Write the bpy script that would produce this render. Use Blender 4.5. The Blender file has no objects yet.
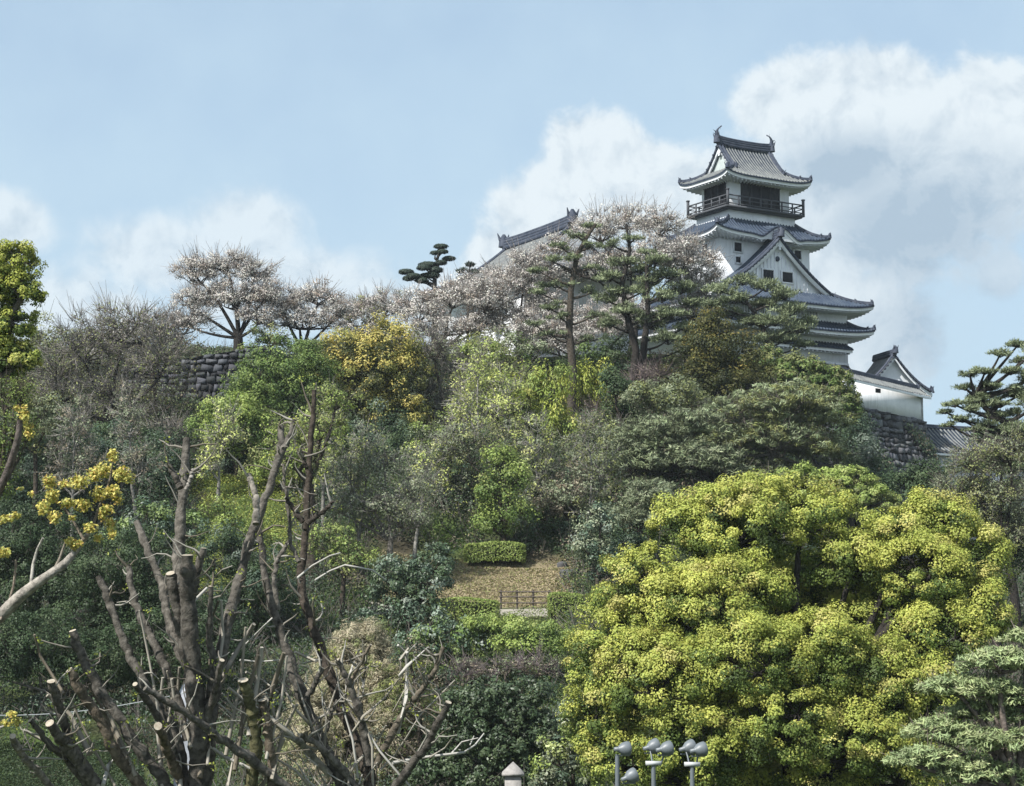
import bpy, math, random
import numpy as np
from mathutils import Vector

R = math.radians
rng = np.random.default_rng(7)
scene = bpy.context.scene
COL = scene.collection

# ---------------------------------------------------------------- camera
F, W, H, PITCH, CAMZ = 1800.0, 1024, 786, R(6.84), 10.0
cam_d = bpy.data.cameras.new("camera")
cam = bpy.data.objects.new("camera", cam_d); COL.objects.link(cam)
cam_d.sensor_width = 36.0; cam_d.lens = F * 36.0 / W
cam_d.clip_start = 0.5; cam_d.clip_end = 6000
cam.location = (0, 0, CAMZ); cam.rotation_euler = (math.pi / 2 + PITCH, 0, 0)
scene.camera = cam

# ---------------------------------------------------------------- light
SUN_EL, SUN_AZ = R(47), R(-131)          # azimuth from +Y clockwise: left of and behind the camera
S = Vector((math.sin(SUN_AZ) * math.cos(SUN_EL), math.cos(SUN_AZ) * math.cos(SUN_EL), math.sin(SUN_EL)))
sl = bpy.data.lights.new("sun", 'SUN'); sl.energy = 5.0; sl.angle = R(0.6); sl.color = (1.0, 0.96, 0.90)
so = bpy.data.objects.new("sun", sl); COL.objects.link(so)
so.rotation_euler = S.to_track_quat('Z', 'Y').to_euler()
vs = scene.view_settings
vs.view_transform = 'Standard'; vs.look = 'None'; vs.gamma = 1; vs.exposure = 0.68
try: vs.use_curve_mapping = False
except Exception: pass
scene.render.engine = 'CYCLES'
scene.cycles.use_denoising = True
scene.cycles.max_bounces = 5; scene.cycles.diffuse_bounces = 3; scene.cycles.glossy_bounces = 2
scene.cycles.transmission_bounces = 3; scene.cycles.transparent_max_bounces = 4

# ---------------------------------------------------------------- node helper
class NT:
    def __init__(s, tree): s.t = tree; s.n = tree.nodes; s.l = tree.links
    def add(s, typ, **kw):
        nd = s.n.new(typ)
        for k, v in kw.items():
            if k.startswith('i_'):
                nd.inputs[k[2:].replace('_', ' ')].default_value = v
            else: setattr(nd, k, v)
        return nd
    def link(s, a, b): s.l.new(a, b)
    def math(s, op, a, b=None, c=None, clamp=False):
        nd = s.n.new('ShaderNodeMath'); nd.operation = op; nd.use_clamp = clamp
        for i, v in enumerate((a, b, c)):
            if v is None: continue
            if isinstance(v, (int, float)): nd.inputs[i].default_value = v
            else: s.l.new(v, nd.inputs[i])
        return nd.outputs[0]
    def mix(s, f, a, b):
        nd = s.n.new('ShaderNodeMix'); nd.data_type = 'RGBA'
        for sock, v in ((nd.inputs[0], f), (nd.inputs[6], a), (nd.inputs[7], b)):
            if isinstance(v, (int, float)): sock.default_value = v
            elif isinstance(v, tuple): sock.default_value = (*v[:3], 1)
            else: s.l.new(v, sock)
        return nd.outputs[2]
    def step(s, x, lo, hi):
        nd = s.n.new('ShaderNodeMapRange'); nd.interpolation_type = 'SMOOTHSTEP'
        s.l.new(x, nd.inputs[0]); nd.inputs[1].default_value = lo; nd.inputs[2].default_value = hi
        return nd.outputs[0]

# ---------------------------------------------------------------- sky: Nishita with cloud banks fixed in the world's directions
wd = bpy.data.worlds.new("World"); scene.world = wd; wd.use_nodes = True
w = NT(wd.node_tree); w.n.clear()
sky = w.add('ShaderNodeTexSky', sky_type='NISHITA', sun_disc=False, sun_elevation=SUN_EL, sun_rotation=SUN_AZ,
            air_density=1.0, dust_density=1.2, ozone_density=2.0)
tc = w.add('ShaderNodeTexCoord'); sp = w.add('ShaderNodeSeparateXYZ'); w.link(tc.outputs['Generated'], sp.inputs[0])
az = w.math('MULTIPLY', w.math('ARCTAN2', sp.outputs[0], sp.outputs[1]), 180 / math.pi)
el = w.math('MULTIPLY', w.math('ARCSINE', sp.outputs[2]), 180 / math.pi)
cxy = w.add('ShaderNodeCombineXYZ'); w.link(az, cxy.inputs[0]); w.link(el, cxy.inputs[1])
def noise(scale, detail=6, rough=0.55, off=(0, 0, 0), warp=0.0):
    m = w.add('ShaderNodeMapping'); m.inputs['Location'].default_value = off
    w.link(cxy.outputs[0], m.inputs[0])
    nz = w.add('ShaderNodeTexNoise', i_Scale=scale, i_Detail=detail, i_Roughness=rough, i_Distortion=warp)
    w.link(m.outputs[0], nz.inputs['Vector']); return nz.outputs[0]
def dirpx(px, py):
    v = Vector(((px - 512) / F, math.cos(PITCH) - (393 - py) / F * math.sin(PITCH), math.sin(PITCH) + (393 - py) / F * math.cos(PITCH))).normalized()
    return math.degrees(math.atan2(v.x, v.y)), math.degrees(math.asin(v.z))
def ell(px, py, rx, ry):
    a0, e0 = dirpx(px, py); ra, re = math.degrees(rx / F), math.degrees(ry / F)
    dx = w.math('MULTIPLY', w.math('SUBTRACT', az, a0), 1 / ra); dy = w.math('MULTIPLY', w.math('SUBTRACT', el, e0), 1 / re)
    d = w.math('SQRT', w.math('ADD', w.math('MULTIPLY', dx, dx), w.math('MULTIPLY', dy, dy)))
    return w.math('SUBTRACT', 1.0, d)
def union(lst):
    o = lst[0]
    for x in lst[1:]: o = w.math('SMOOTH_MAX', o, x, 0.25)
    return o
n_edge = noise(0.5, 10, 0.63, (3, 1, 0), 0.3); n_lit = noise(0.5, 10, 0.63, (3 - .35, 1 + .45, 0), 0.3); n_soft = noise(0.22, 4, 0.5, (9, 4, 0)); n_fine = noise(1.4, 7, 0.62, (1, 7, 3), 0.3)
def bank(lst, lo, hi, amp):
    u = union([ell(*q) for q in lst])
    nn = w.math('MULTIPLY', w.math('SUBTRACT', n_edge, 0.5), amp)
    nn = w.math('ADD', nn, w.math('MULTIPLY', w.math('SUBTRACT', n_fine, 0.5), amp * 0.28))
    return w.step(w.math('ADD', u, nn), lo, hi)
CUM = [(595, 165, 62, 62), (555, 215, 75, 65), (640, 190, 80, 55), (700, 215, 60, 70), (505, 270, 45, 60),
       (800, 105, 75, 55), (870, 95, 80, 50), (985, 120, 85, 65), (900, 180, 160, 110), (800, 270, 90, 110), (850, 340, 90, 90)]
LOW = [(245, 228, 68, 44), (165, 258, 85, 48), (5, 225, 52, 38), (290, 290, 150, 50), (60, 310, 120, 45), (430, 310, 100, 50), (1000, 270, 30, 30)]
c1 = w.math('MULTIPLY', bank(CUM, -0.10, 0.27, 1.05), 0.93); c2 = w.math('MULTIPLY', bank(LOW, -0.1, 0.5, 1.15), 0.72)
far = w.step(noise(0.09, 5, 0.5, (30, 11, 2)), 0.45, 0.62)          # cloud cover over the rest of the sky
out_az = w.step(w.math('ABSOLUTE', az), 17, 24); out_el = w.step(el, 21, 28)
far = w.math('MULTIPLY', far, w.math('MAXIMUM', out_az, out_el))
cover = w.math('MAXIMUM', w.math('MAXIMUM', c1, c2), far)
veil = w.math('ADD', 0.66, w.math('MULTIPLY', w.step(el, 24, 4), 0.32))
veil = w.math('ADD', veil, w.math('MULTIPLY', w.math('SUBTRACT', n_soft, 0.5), 0.5), clamp=True)
# thick parts of the right-hand bank are seen from below: grey cloud bases
greym = w.step(w.math('ADD', union([ell(930, 225, 140, 85), ell(845, 170, 85, 45), ell(960, 330, 120, 80), ell(900, 30, 60, 10)]), w.math('MULTIPLY', w.math('SUBTRACT', n_edge, 0.5), .9)), -0.25, 0.8)
SK = 1.0
cl_white = (5.25, 5.75, 6.05); cl_grey = (2.75, 3.5, 4.25)
lit = w.math('MULTIPLY', w.math('SUBTRACT', n_lit, n_edge), 2.2)
puff = w.math('ADD', 0.10, lit, clamp=True)
ccol = w.mix(w.math('ADD', w.math('MULTIPLY', greym, 0.88), puff, clamp=True), cl_white, cl_grey)
base = w.mix(veil, sky.outputs[0], (3.5, 4.6, 5.5))
fin = w.mix(cover, base, ccol)
below = w.step(el, -1, 0.5)
bg = w.add('ShaderNodeBackground'); bg.inputs[1].default_value = 0.10
w.link(fin, bg.inputs[0]); wo = w.add('ShaderNodeOutputWorld'); w.link(bg.outputs[0], wo.inputs[0])

# ---------------------------------------------------------------- projection
cp, sp_ = math.cos(PITCH), math.sin(PITCH)
def at(px, py, D):
    """point on the ray of pixel (px,py) at ground distance y = D"""
    a, b = (px - 512) / F, (393 - py) / F
    k = D / (cp - b * sp_)
    return np.array([a * k, D, CAMZ + k * (sp_ + b * cp)])
def pxm(D): return D / F                      # metres per pixel

# ---------------------------------------------------------------- terrain height
HX = np.array([0, 20, 50, 60, 66, 72, 80, 83, 88, 95, 104, 113, 118, 126, 134, 150, 175, 230, 330, 6000.])
HZ = np.array([2, 2, 3, 4, 6, 8.1, 10.3, 11.2, 13.4, 16.5, 19.6, 22.9, 25.4, 27.9, 28.6, 28.6, 27, 12, 0, 0.])
def sst(x, a, b):
    t = np.clip((x - a) / (b - a), 0, 1); return t * t * (3 - 2 * t)
def terr(x, y):
    x = np.asarray(x, float); y = np.asarray(y, float)
    z = np.interp(y, HX, HZ)
    rf = 1 - sst(x - (y - 120) * 0.12, 16.5, 23)           # the hill ends on the right below the stone wall
    low = np.interp(y, [0, 60, 100, 140, 250, 400], [2, 4, 10, 15, 8, 0])
    z = np.where(y > 60, z * rf + np.minimum(z, low) * (1 - rf), z)
    lf = 1 - sst(-x, 70, 170); z = z * lf + 2 * (1 - lf) * np.minimum(1, z)
    z = z + 0.25 * np.sin(x * 0.7 + y * 0.31) * np.sin(y * 0.53 - x * 0.2) * sst(y, 55, 70) * (1 - sst(y, 120, 128))
    # the levelled path terrace with its short lawn bank
    m = np.exp(-((x + 0.6) / 7.0) ** 4)
    t = np.interp(y, [76, 78, 81.6, 82.4, 86.5, 87.5, 90], [8.6, 9.5, 9.95, 10.05, 11.8, 11.9, 13.6])
    mm = m * sst(y, 75, 77) * (1 - sst(y, 89, 92))
    return z * (1 - mm) + t * mm

# ---------------------------------------------------------------- mesh building
class MB:
    def __init__(s): s.v = []; s.f = []; s.c = []; s.n = 0; s.mi = []
    def add(s, v, f, c=None, mi=0):
        v = np.asarray(v, float).reshape(-1, 3); f = np.asarray(f, int)
        if len(v) == 0: return
        s.v.append(v); s.f.append((f + s.n)); s.mi.append(np.full(len(f), mi)); s.n += len(v)
        if c is None: c = np.ones((len(v), 3))
        c = np.asarray(c, float)
        if c.ndim == 1: c = np.tile(c, (len(v), 1))
        s.c.append(c)
    def box(s, c, sz, M=None, mi=0, col=None):
        c = np.array(c, float); h = np.array(sz, float) / 2
        v = np.array([[x, y, z] for z in (-1, 1) for y in (-1, 1) for x in (-1, 1)]) * h
        if M is not None: v = v @ np.array(M).T
        s.add(v + c, [[0, 2, 3, 1], [4, 5, 7, 6], [0, 1, 5, 4], [2, 6, 7, 3], [0, 4, 6, 2], [1, 3, 7, 5]], col, mi)
    def quad(s, a, b, c, d, mi=0, col=None): s.add([a, b, c, d], [[0, 1, 2, 3]], col, mi)
    def grid(s, P, mi=0, col=None, flip=False):
        P = np.asarray(P, float); n, m = P.shape[:2]
        i = np.arange(n - 1)[:, None] * m + np.arange(m - 1)[None]
        f = np.stack([i, i + 1, i + m + 1, i + m], -1).reshape(-1, 4)
        if flip: f = f[:, ::-1]
        s.add(P.reshape(-1, 3), f, col, mi)
    def tube(s, pts, rad, sides=6, mi=0, col=None, cap=True, capmi=None, up=None):
        pts = np.asarray(pts, float); k = len(pts); rad = np.broadcast_to(np.asarray(rad, float), (k,))
        d = np.gradient(pts, axis=0); d /= np.linalg.norm(d, axis=1, keepdims=True) + 1e-9
        ref = np.array([0.13, 0.21, 0.97]) if abs(d[0, 2]) < .9 else np.array([.9, .3, .1])
        a = np.cross(d, ref); a /= np.linalg.norm(a, axis=1, keepdims=True); b = np.cross(d, a)
        th = np.arange(sides) / sides * 2 * math.pi
        ring = pts[:, None] + rad[:, None, None] * (np.cos(th)[None, :, None] * a[:, None] + np.sin(th)[None, :, None] * b[:, None])
        i = np.arange(k - 1)[:, None] * sides; j = np.arange(sides)[None]; j2 = (j + 1) % sides
        f = np.stack([i + j, i + j2, i + sides + j2, i + sides + j], -1).reshape(-1, 4)
        s.add(ring.reshape(-1, 3), f, col, mi)
        if cap:
            for e in (0, k - 1):
                c = pts[e]; v = np.vstack([ring[e], c[None]])
                fc = [[sides, q, (q + 1) % sides, (q + 1) % sides] for q in range(sides)]
                s.tri(v, [(t[0], t[1], t[2]) for t in fc], col, capmi if (capmi is not None and e) else mi)
    def tri(s, v, t, col=None, mi=0):
        t = np.asarray(t, int); s.add(v, np.hstack([t, t[:, -1:]]), col, mi)
    def segs(s, P0, P1, r0, r1, col=None, sides=3, mi=0):
        P0 = np.asarray(P0, float); P1 = np.asarray(P1, float); n = len(P0)
        if n == 0: return
        r0 = np.broadcast_to(r0, (n,)); r1 = np.broadcast_to(r1, (n,))
        d = P1 - P0; d /= np.linalg.norm(d, axis=1, keepdims=True) + 1e-9
        a = np.cross(d, np.array([.31, .27, .91])); a /= np.linalg.norm(a, axis=1, keepdims=True) + 1e-9; b = np.cross(d, a)
        th = np.arange(sides) / sides * 2 * math.pi
        cs = np.cos(th)[None, :, None] * a[:, None] + np.sin(th)[None, :, None] * b[:, None]
        v = np.concatenate([P0[:, None] + r0[:, None, None] * cs, P1[:, None] + r1[:, None, None] * cs], 1)
        j = np.arange(sides); j2 = (j + 1) % sides
        fb = np.stack([j, j2, j2 + sides, j + sides], -1)
        f = (np.arange(n)[:, None, None] * 2 * sides + fb[None]).reshape(-1, 4)
        c = None
        if col is not None:
            col = np.asarray(col, float)
            c = np.repeat(col, 2 * sides, 0) if col.ndim == 2 else col
        s.add(v.reshape(-1, 3), f, c, mi)
    def leaves(s, P, N, L, Wd, col, r, mi=0, T=None):
        """one rhombic leaf per point"""
        n = len(P)
        if n == 0: return
        N = N / (np.linalg.norm(N, axis=1, keepdims=True) + 1e-9)
        if T is None: T = r.normal(size=(n, 3))
        T = T - (T * N).sum(1, keepdims=True) * N; T /= np.linalg.norm(T, axis=1, keepdims=True) + 1e-9
        B = np.cross(N, T)
        L = np.broadcast_to(L, (n,))[:, None]; Wd = np.broadcast_to(Wd, (n,))[:, None]
        v = np.stack([P - T * L / 2, P + B * Wd / 2, P + T * L / 2, P - B * Wd / 2], 1).reshape(-1, 3)
        f = np.arange(4 * n).reshape(-1, 4)
        s.add(v, f, np.repeat(col, 4, 0), mi)
    def build(s, name, mats, parent=None, smooth=False, loc=None):
        V = np.concatenate(s.v); Fc = np.concatenate(s.f); C = np.concatenate(s.c); M = np.concatenate(s.mi)
        me = bpy.data.meshes.new(name)
        tri = Fc[:, 2] == Fc[:, 3]
        cnt = np.where(tri, 3, 4)
        loops = Fc[np.arange(4)[None, :] < cnt[:, None]] if tri.any() else Fc.reshape(-1)
        me.vertices.add(len(V)); me.vertices.foreach_set('co', V.astype(np.float32).ravel())
        me.loops.add(len(loops)); me.loops.foreach_set('vertex_index', loops.astype(np.int32))
        st = np.concatenate([[0], np.cumsum(cnt)[:-1]]).astype(np.int32)
        me.polygons.add(len(Fc)); me.polygons.foreach_set('loop_start', st)
        if not isinstance(mats, (list, tuple)): mats = [mats]
        for m in mats: me.materials.append(m)
        if len(mats) > 1: me.polygons.foreach_set('material_index', M.astype(np.int32))
        me.update(calc_edges=True)
        ca = me.color_attributes.new('Col', 'FLOAT_COLOR', 'POINT')
        ca.data.foreach_set('color', np.hstack([C, np.ones((len(C), 1))]).astype(np.float32).ravel())
        if smooth: me.polygons.foreach_set('use_smooth', np.ones(len(Fc), bool))
        me.update()
        o = bpy.data.objects.new(name, me); COL.objects.link(o)
        if parent: o.parent = parent
        return o

def tag(o, label=None, cat=None, group=None, kind=None):
    if label: o['label'] = label
    if cat: o['category'] = cat
    if group: o['group'] = group
    if kind: o['kind'] = kind
    return o
def empty(name, loc=(0, 0, 0), rz=0):
    o = bpy.data.objects.new(name, None); COL.objects.link(o)
    o.location = Vector([float(q) for q in loc]); o.rotation_euler = (0, 0, rz); o.empty_display_size = 0.3
    return o

# ---------------------------------------------------------------- materials
def mat(name, col=(.5, .5, .5), rough=.8, spec=.3, var=0.0, scale=2.0, attr=False, trans=0.0, bump=0.0, col2=None, metal=0):
    m = bpy.data.materials.new(name); m.use_nodes = True; t = NT(m.node_tree)
    b = t.n['Principled BSDF']; out = t.n['Material Output']
    b.inputs['Roughness'].default_value = rough; b.inputs['Specular IOR Level'].default_value = spec
    b.inputs['Metallic'].default_value = metal
    src = None
    if attr:
        a = t.add('ShaderNodeVertexColor', layer_name='Col'); src = a.outputs[0]
    if var > 0 or col2 is not None:
        tcn = t.add('ShaderNodeTexCoord')
        nz = t.add('ShaderNodeTexNoise', i_Scale=scale, i_Detail=8, i_Roughness=.65); t.link(tcn.outputs['Object'], nz.inputs['Vector'])
        f = t.step(nz.outputs[0], .35, .68)
        if src is None:
            src = t.mix(f, tuple(col), tuple(col2) if col2 is not None else tuple(c * (1 - var) for c in col))
        else:
            g = t.math('SUBTRACT', 1.0, t.math('MULTIPLY', f, var))
            mm = t.add('ShaderNodeVectorMath', operation='SCALE'); t.link(src, mm.inputs[0]); t.link(g, mm.inputs['Scale']); src = mm.outputs[0]
        if bump:
            bp = t.add('ShaderNodeBump', i_Strength=bump, i_Distance=.05); t.link(nz.outputs[0], bp.inputs['Height']); t.link(bp.outputs[0], b.inputs['Normal'])
    if src is None: b.inputs['Base Color'].default_value = (*col, 1)
    else: t.link(src, b.inputs['Base Color'])
    if trans:
        tr = t.add('ShaderNodeBsdfTranslucent'); ms = t.add('ShaderNodeMixShader'); ms.inputs[0].default_value = trans
        if src is None: tr.inputs[0].default_value = (*col, 1)
        else: t.link(src, tr.inputs[0])
        t.link(b.outputs[0], ms.inputs[1]); t.link(tr.outputs[0], ms.inputs[2]); t.link(ms.outputs[0], out.inputs[0])
    return m
M_LEAF = mat('leaf', attr=True, rough=.55, spec=.25, trans=.28)
M_GLOSS = mat('glossy_leaf', attr=True, rough=.48, spec=.45, trans=.12)
M_NEEDLE = mat('needle', attr=True, rough=.6, spec=.2, trans=.15)
M_PETAL = mat('petal', attr=True, rough=.8, spec=.1, trans=.35)
M_BARK = mat('bark', attr=True, rough=.92, spec=.12, var=.62, scale=9, bump=.9)
M_TWIG = mat('twig', attr=True, rough=.9, spec=.1)
M_PLASTER = mat('white_plaster', (.80, .82, .85), rough=.85, spec=.15, col2=(.70, .725, .76), scale=.9)
M_TILE = mat('grey_roof_tile', (.016, .026, .045), rough=.75, spec=.15, col2=(.035, .043, .065), scale=1.6)
M_RIB = mat('cover_tile', (.034, .050, .080), rough=.75, spec=.12, col2=(.065, .085, .115), scale=1.3)
M_RIDGE = mat('ridge_tile', (.035, .045, .068), rough=.75, spec=.15, col2=(.07, .08, .105), scale=2.2)
M_DARK = mat('dark_wood', (.025, .028, .035), rough=.7, spec=.2, col2=(.05, .05, .055), scale=3)
M_RAIL = mat('weathered_rail_wood', (.07, .075, .085), rough=.8, spec=.2)
M_SHADE = mat('interior_shade', (.02, .022, .028), rough=.9)  # near-black colour paints the unlit inside onto solid panels
M_STONE = mat('wall_stone', attr=True, rough=.9, spec=.15, var=.4, scale=2.5, bump=.6)
M_METAL = mat('painted_metal', (.13, .15, .165), rough=.45, spec=.5, var=.15)
M_GLASS = mat('lamp_glass', (.5, .55, .6), rough=.12, spec=.8)
M_GRANITE = mat('granite', (.32, .305, .29), rough=.85, spec=.2, var=.3, scale=9, bump=.3)
M_CUT = mat('cut_wood', (.38, .345, .28), rough=.85, spec=.1, col2=(.26, .22, .17), scale=14)
M_GROUND = mat('ground_soil', attr=True, rough=.95, spec=.05, var=.45, scale=1.1, bump=.6)

def weather(m, k=.22):
    """rain streaks and mildew patches on plaster"""
    t = NT(m.node_tree); b = t.n['Principled BSDF']; src = b.inputs['Base Color'].links[0].from_socket
    tcn = t.add('ShaderNodeTexCoord'); mp = t.add('ShaderNodeMapping'); mp.inputs['Scale'].default_value = (3.2, 3.2, .35); t.link(tcn.outputs['Object'], mp.inputs[0])
    n1 = t.add('ShaderNodeTexNoise', i_Scale=1.6, i_Detail=8, i_Roughness=.7); t.link(mp.outputs[0], n1.inputs['Vector'])
    n2 = t.add('ShaderNodeTexNoise', i_Scale=.45, i_Detail=6, i_Roughness=.6); t.link(tcn.outputs['Object'], n2.inputs['Vector'])
    f = t.math('MULTIPLY', t.math('MULTIPLY', t.step(n1.outputs[0], .45, .72), t.step(n2.outputs[0], .38, .62)), k * 2.2)
    t.link(t.mix(f, src, (.42, .44, .45)), b.inputs['Base Color'])
weather(M_PLASTER)
# ================================================================ structure: ground
def ground():
    m = MB()
    xs = np.concatenate([[-2500, -900, -400, -220, -140], np.arange(-90, 90.1, 1.0), [130, 200, 400, 900, 2500]])
    ys = np.concatenate([[-400, -100, -20, 0, 15], np.arange(25, 150, 0.8), np.arange(150, 260, 5), [300, 360, 500, 900, 1800, 4500]])
    X, Y = np.meshgrid(xs, ys); Z = terr(X, Y)
    P = np.stack([X, Y, Z], -1)
    n = np.sin(X * .9 + 1.3 * np.sin(Y * .5)) * np.sin(Y * .8 + np.sin(X * .4))
    soil = np.array([.055, .05, .035]); grass = np.array([.075, .11, .035]); straw = np.array([.36, .30, .19])
    k = sst(n, -.3, .5)[..., None]
    C = soil * k + grass * (1 - k)
    lawn = (np.exp(-((X - 0.2) / 6.0) ** 6) * sst(Y, 82.2, 82.6) * (1 - sst(Y, 87.6, 88.4)))[..., None]
    C = C * (1 - lawn) + straw * lawn
    m.grid(P, col=C.reshape(-1, 3))
    return tag(m.build('ground', M_GROUND, smooth=True), kind='structure')
ground()
def path():
    m = MB(); xs = np.linspace(-6.5, 5.5, 40); ys = np.array([79.0, 79.9, 80.8, 81.7])
    X, Y = np.meshgrid(xs, ys); Y = Y + .25 * np.sin(X * .5)
    P = np.stack([X, Y, terr(X, Y) + .03], -1)
    m.grid(P, flip=False)
    tag(m.build('path', mat('gravel_path', (.30, .28, .235), rough=.95, col2=(.23, .215, .18), scale=2.5)), kind='structure')
path()

# ================================================================ castle keep
CD = 139.5
OX = at(745.5, 205, CD)[0]
KROT = R(31.5)
def kw2(u, v):
    c_, s_ = math.cos(KROT), math.sin(KROT); return np.array([OX + u * c_ - v * s_, CD + u * s_ + v * c_])
def zk(u, v, py): return at(0, py, kw2(u, v)[1])[2]
BU, BV0, BV1 = 6.4, -4.4, 5.6      # lower body half width, front, back
BZ = zk(BU, BV0, 366)                                        # foot of the plaster wall
keep = empty('castle_keep', (OX, CD, BZ), KROT)
tag(keep, 'white plastered castle keep with tiers of dark tiled roofs and a balcony on the hilltop', 'castle')

M_RIBL = mat('pale_mortared_tile', (.19, .20, .195), rough=.85, spec=.1, col2=(.11, .12, .13), scale=1.5)
def prof(t, k=.42): return (1 + k) * t - k * t * t
class Roof:
    """one curved tiled roof tier: patches, cover-tile ribs, eaves, rafters"""
    def __init__(s, cu, cv): s.cu, s.cv = cu, cv; s.t = MB(); s.e = MB(); s.r = MB(); s.g = MB()
    def patch(s, side, hw, dn, zf, t0=0., t1=1., wall=None, spacing=.30, rmin=None, smooth=1.0):
        """side 0:-v 1:+v 2:-u 3:+u ; hw(t) half width ; dn(t) distance from centre ; zf(t,c) height"""
        def place(c, d, z):
            c = np.asarray(c, float); d = np.asarray(d, float) + 0 * c; z = np.asarray(z, float) + 0 * c
            if side == 0: q = (s.cu + c, s.cv - d, z)
            elif side == 1: q = (s.cu - c, s.cv + d, z)
            elif side == 2: q = (s.cu - d, s.cv - c, z)
            else: q = (s.cu + d, s.cv + c, z)
            return np.stack(q, -1)
        T = np.linspace(t0, t1, 13); K = np.linspace(-1, 1, 41)
        P = np.array([place(K * hw(t), dn(t), zf(t, K * hw(t))) for t in T])
        s.t.grid(P, mi=0, flip=True)
        # ribs
        Wd = hw(t1); nr = int(2 * Wd / spacing)
        for c in (np.arange(nr) - (nr - 1) / 2) * spacing:
            lo, hi = t0, t1
            if abs(c) > hw(t0) + 1e-6:
                for _ in range(18):
                    md = (lo + hi) / 2
                    if hw(md) < abs(c): lo = md
                    else: hi = md
                ts = hi
            else: ts = t0
            if t1 - ts < .04: continue
            tt = np.linspace(ts, t1, max(3, int((t1 - ts) * 9) + 2))
            cc = np.full(len(tt), c); d = np.array([dn(t) for t in tt]); z = np.array([zf(t, c) for t in tt])
            h = .085; b = .07
            L = place(cc - b, d, z); Rr = place(cc + b, d, z); A = place(cc - b * .55, d, z + h); B = place(cc + b * .55, d, z + h)
            s.t.grid(np.stack([L, A, B, Rr], 1), mi=1)
            s.t.quad(L[-1], Rr[-1], B[-1], A[-1], mi=1)
        # eave edge and soffit
        ce = np.linspace(-1, 1, 41) * hw(t1); d1 = dn(t1); ze = zf(t1, ce)
        if wall is not None:
            e0 = place(ce, d1, ze); e1 = place(ce, d1, ze - .13)
            s.t.grid(np.stack([e0, e1]), mi=0)
            f0 = place(ce * (1 - .05 / Wd), d1 - .06, ze - .13); f1 = place(ce * (1 - .05 / Wd), d1 - .06, ze - .33)
            s.e.grid(np.stack([place(ce, d1, ze - .13), f0, f1]))
            wh, wd_ = wall
            sh = np.linspace(-1, 1, 41) * wh
            base = zf(t1, 0 * ce) * 0 + ze.min()
            mid = place((ce + sh) / 2, (d1 + wd_) / 2, ze * .5 + .5 * ze.min() - .30)
            g0 = place(sh, wd_, base - .25)
            s.e.grid(np.stack([f1, mid, g0]))
            nraf = int(2 * Wd / .42)
            for c in (np.arange(nraf) - (nraf - 1) / 2) * .42:
                zc = float(zf(t1, c))
                wc = c * wh / Wd
                a = place(c * .985, d1 - .12, zc - .40); b_ = place(wc, wd_, ze.min() - .33)
                s.r.tube([a, b_], .06, 4)
        return place
    def ridge(s, P, r, rise=0.0, knob=False, mi=0):
        P = np.asarray(P, float)
        s.g.tube(P + [0, 0, r * .5], r, 6)
        s.g.tube(P + [0, 0, r * 1.5], r * .6, 6)
    def done(s, parent, rib=None):
        rf = s.t.build('roof', [M_TILE, rib or M_RIB], parent)
        if s.g.v: s.g.build('ridge', M_RIDGE, rf)
        if s.e.v: s.e.build('eave', M_PLASTER, parent)
        if s.r.v: s.r.build('rafter_row', M_PLASTER, parent)
        return rf

def ornament(m, p, h=.45, out=(0, -1)):
    """demon-face end tile: a small upright shield with horns"""
    p = np.array(p, float); o = np.array([out[0], out[1], 0.]); sd = np.array([-out[1], out[0], 0.])
    m.tube([p, p + [0, 0, h * .6], p + [0, 0, h]], [h * .42, h * .36, h * .1], 6)
    for q in (-1, 1): m.tube([p + sd * q * h * .3 + [0, 0, h * .5], p + sd * q * h * .5 + o * .1 + [0, 0, h * 1.05]], [h * .14, h * .03], 4)
def fish(parent, p, sgn, ax):
    """roof-end fish: head on the ridge, tail thrown up"""
    m = MB(); p = np.array(p, float); d = np.zeros(3); d[ax] = sgn
    s = [(-.10, 0, .20), (.02, .12, .22), (.12, .32, .19), (.12, .55, .13), (.02, .75, .08), (-.12, .9, .05)]
    pts = [p + d * a + [0, 0, b] for a, b, _ in s]; m.tube(pts, [q[2] for q in s], 7)
    e = pts[-1]; sd = np.zeros(3); sd[1 - ax] = 1
    for q in (-1, 1):
        tip = e + sd * q * .2 + [0, 0, .18] - d * .12
        m.tri([e - [0, 0, .06], e + [0, 0, .05], tip, tip + [0, 0, -.12]], [(0, 1, 2), (0, 2, 3)])
    for a in (.3, .55):
        m.tube([p + d * .22 + [0, 0, a], p + d * .48 + [0, 0, a + .12]], [.06, .01], 4)
    m.tube([p + d * .0 + [0, 0, .1], p - d * .28 + [0, 0, .16]], [.14, .05], 6)
    return m.build('ridge_fish', M_RIDGE, parent)

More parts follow.
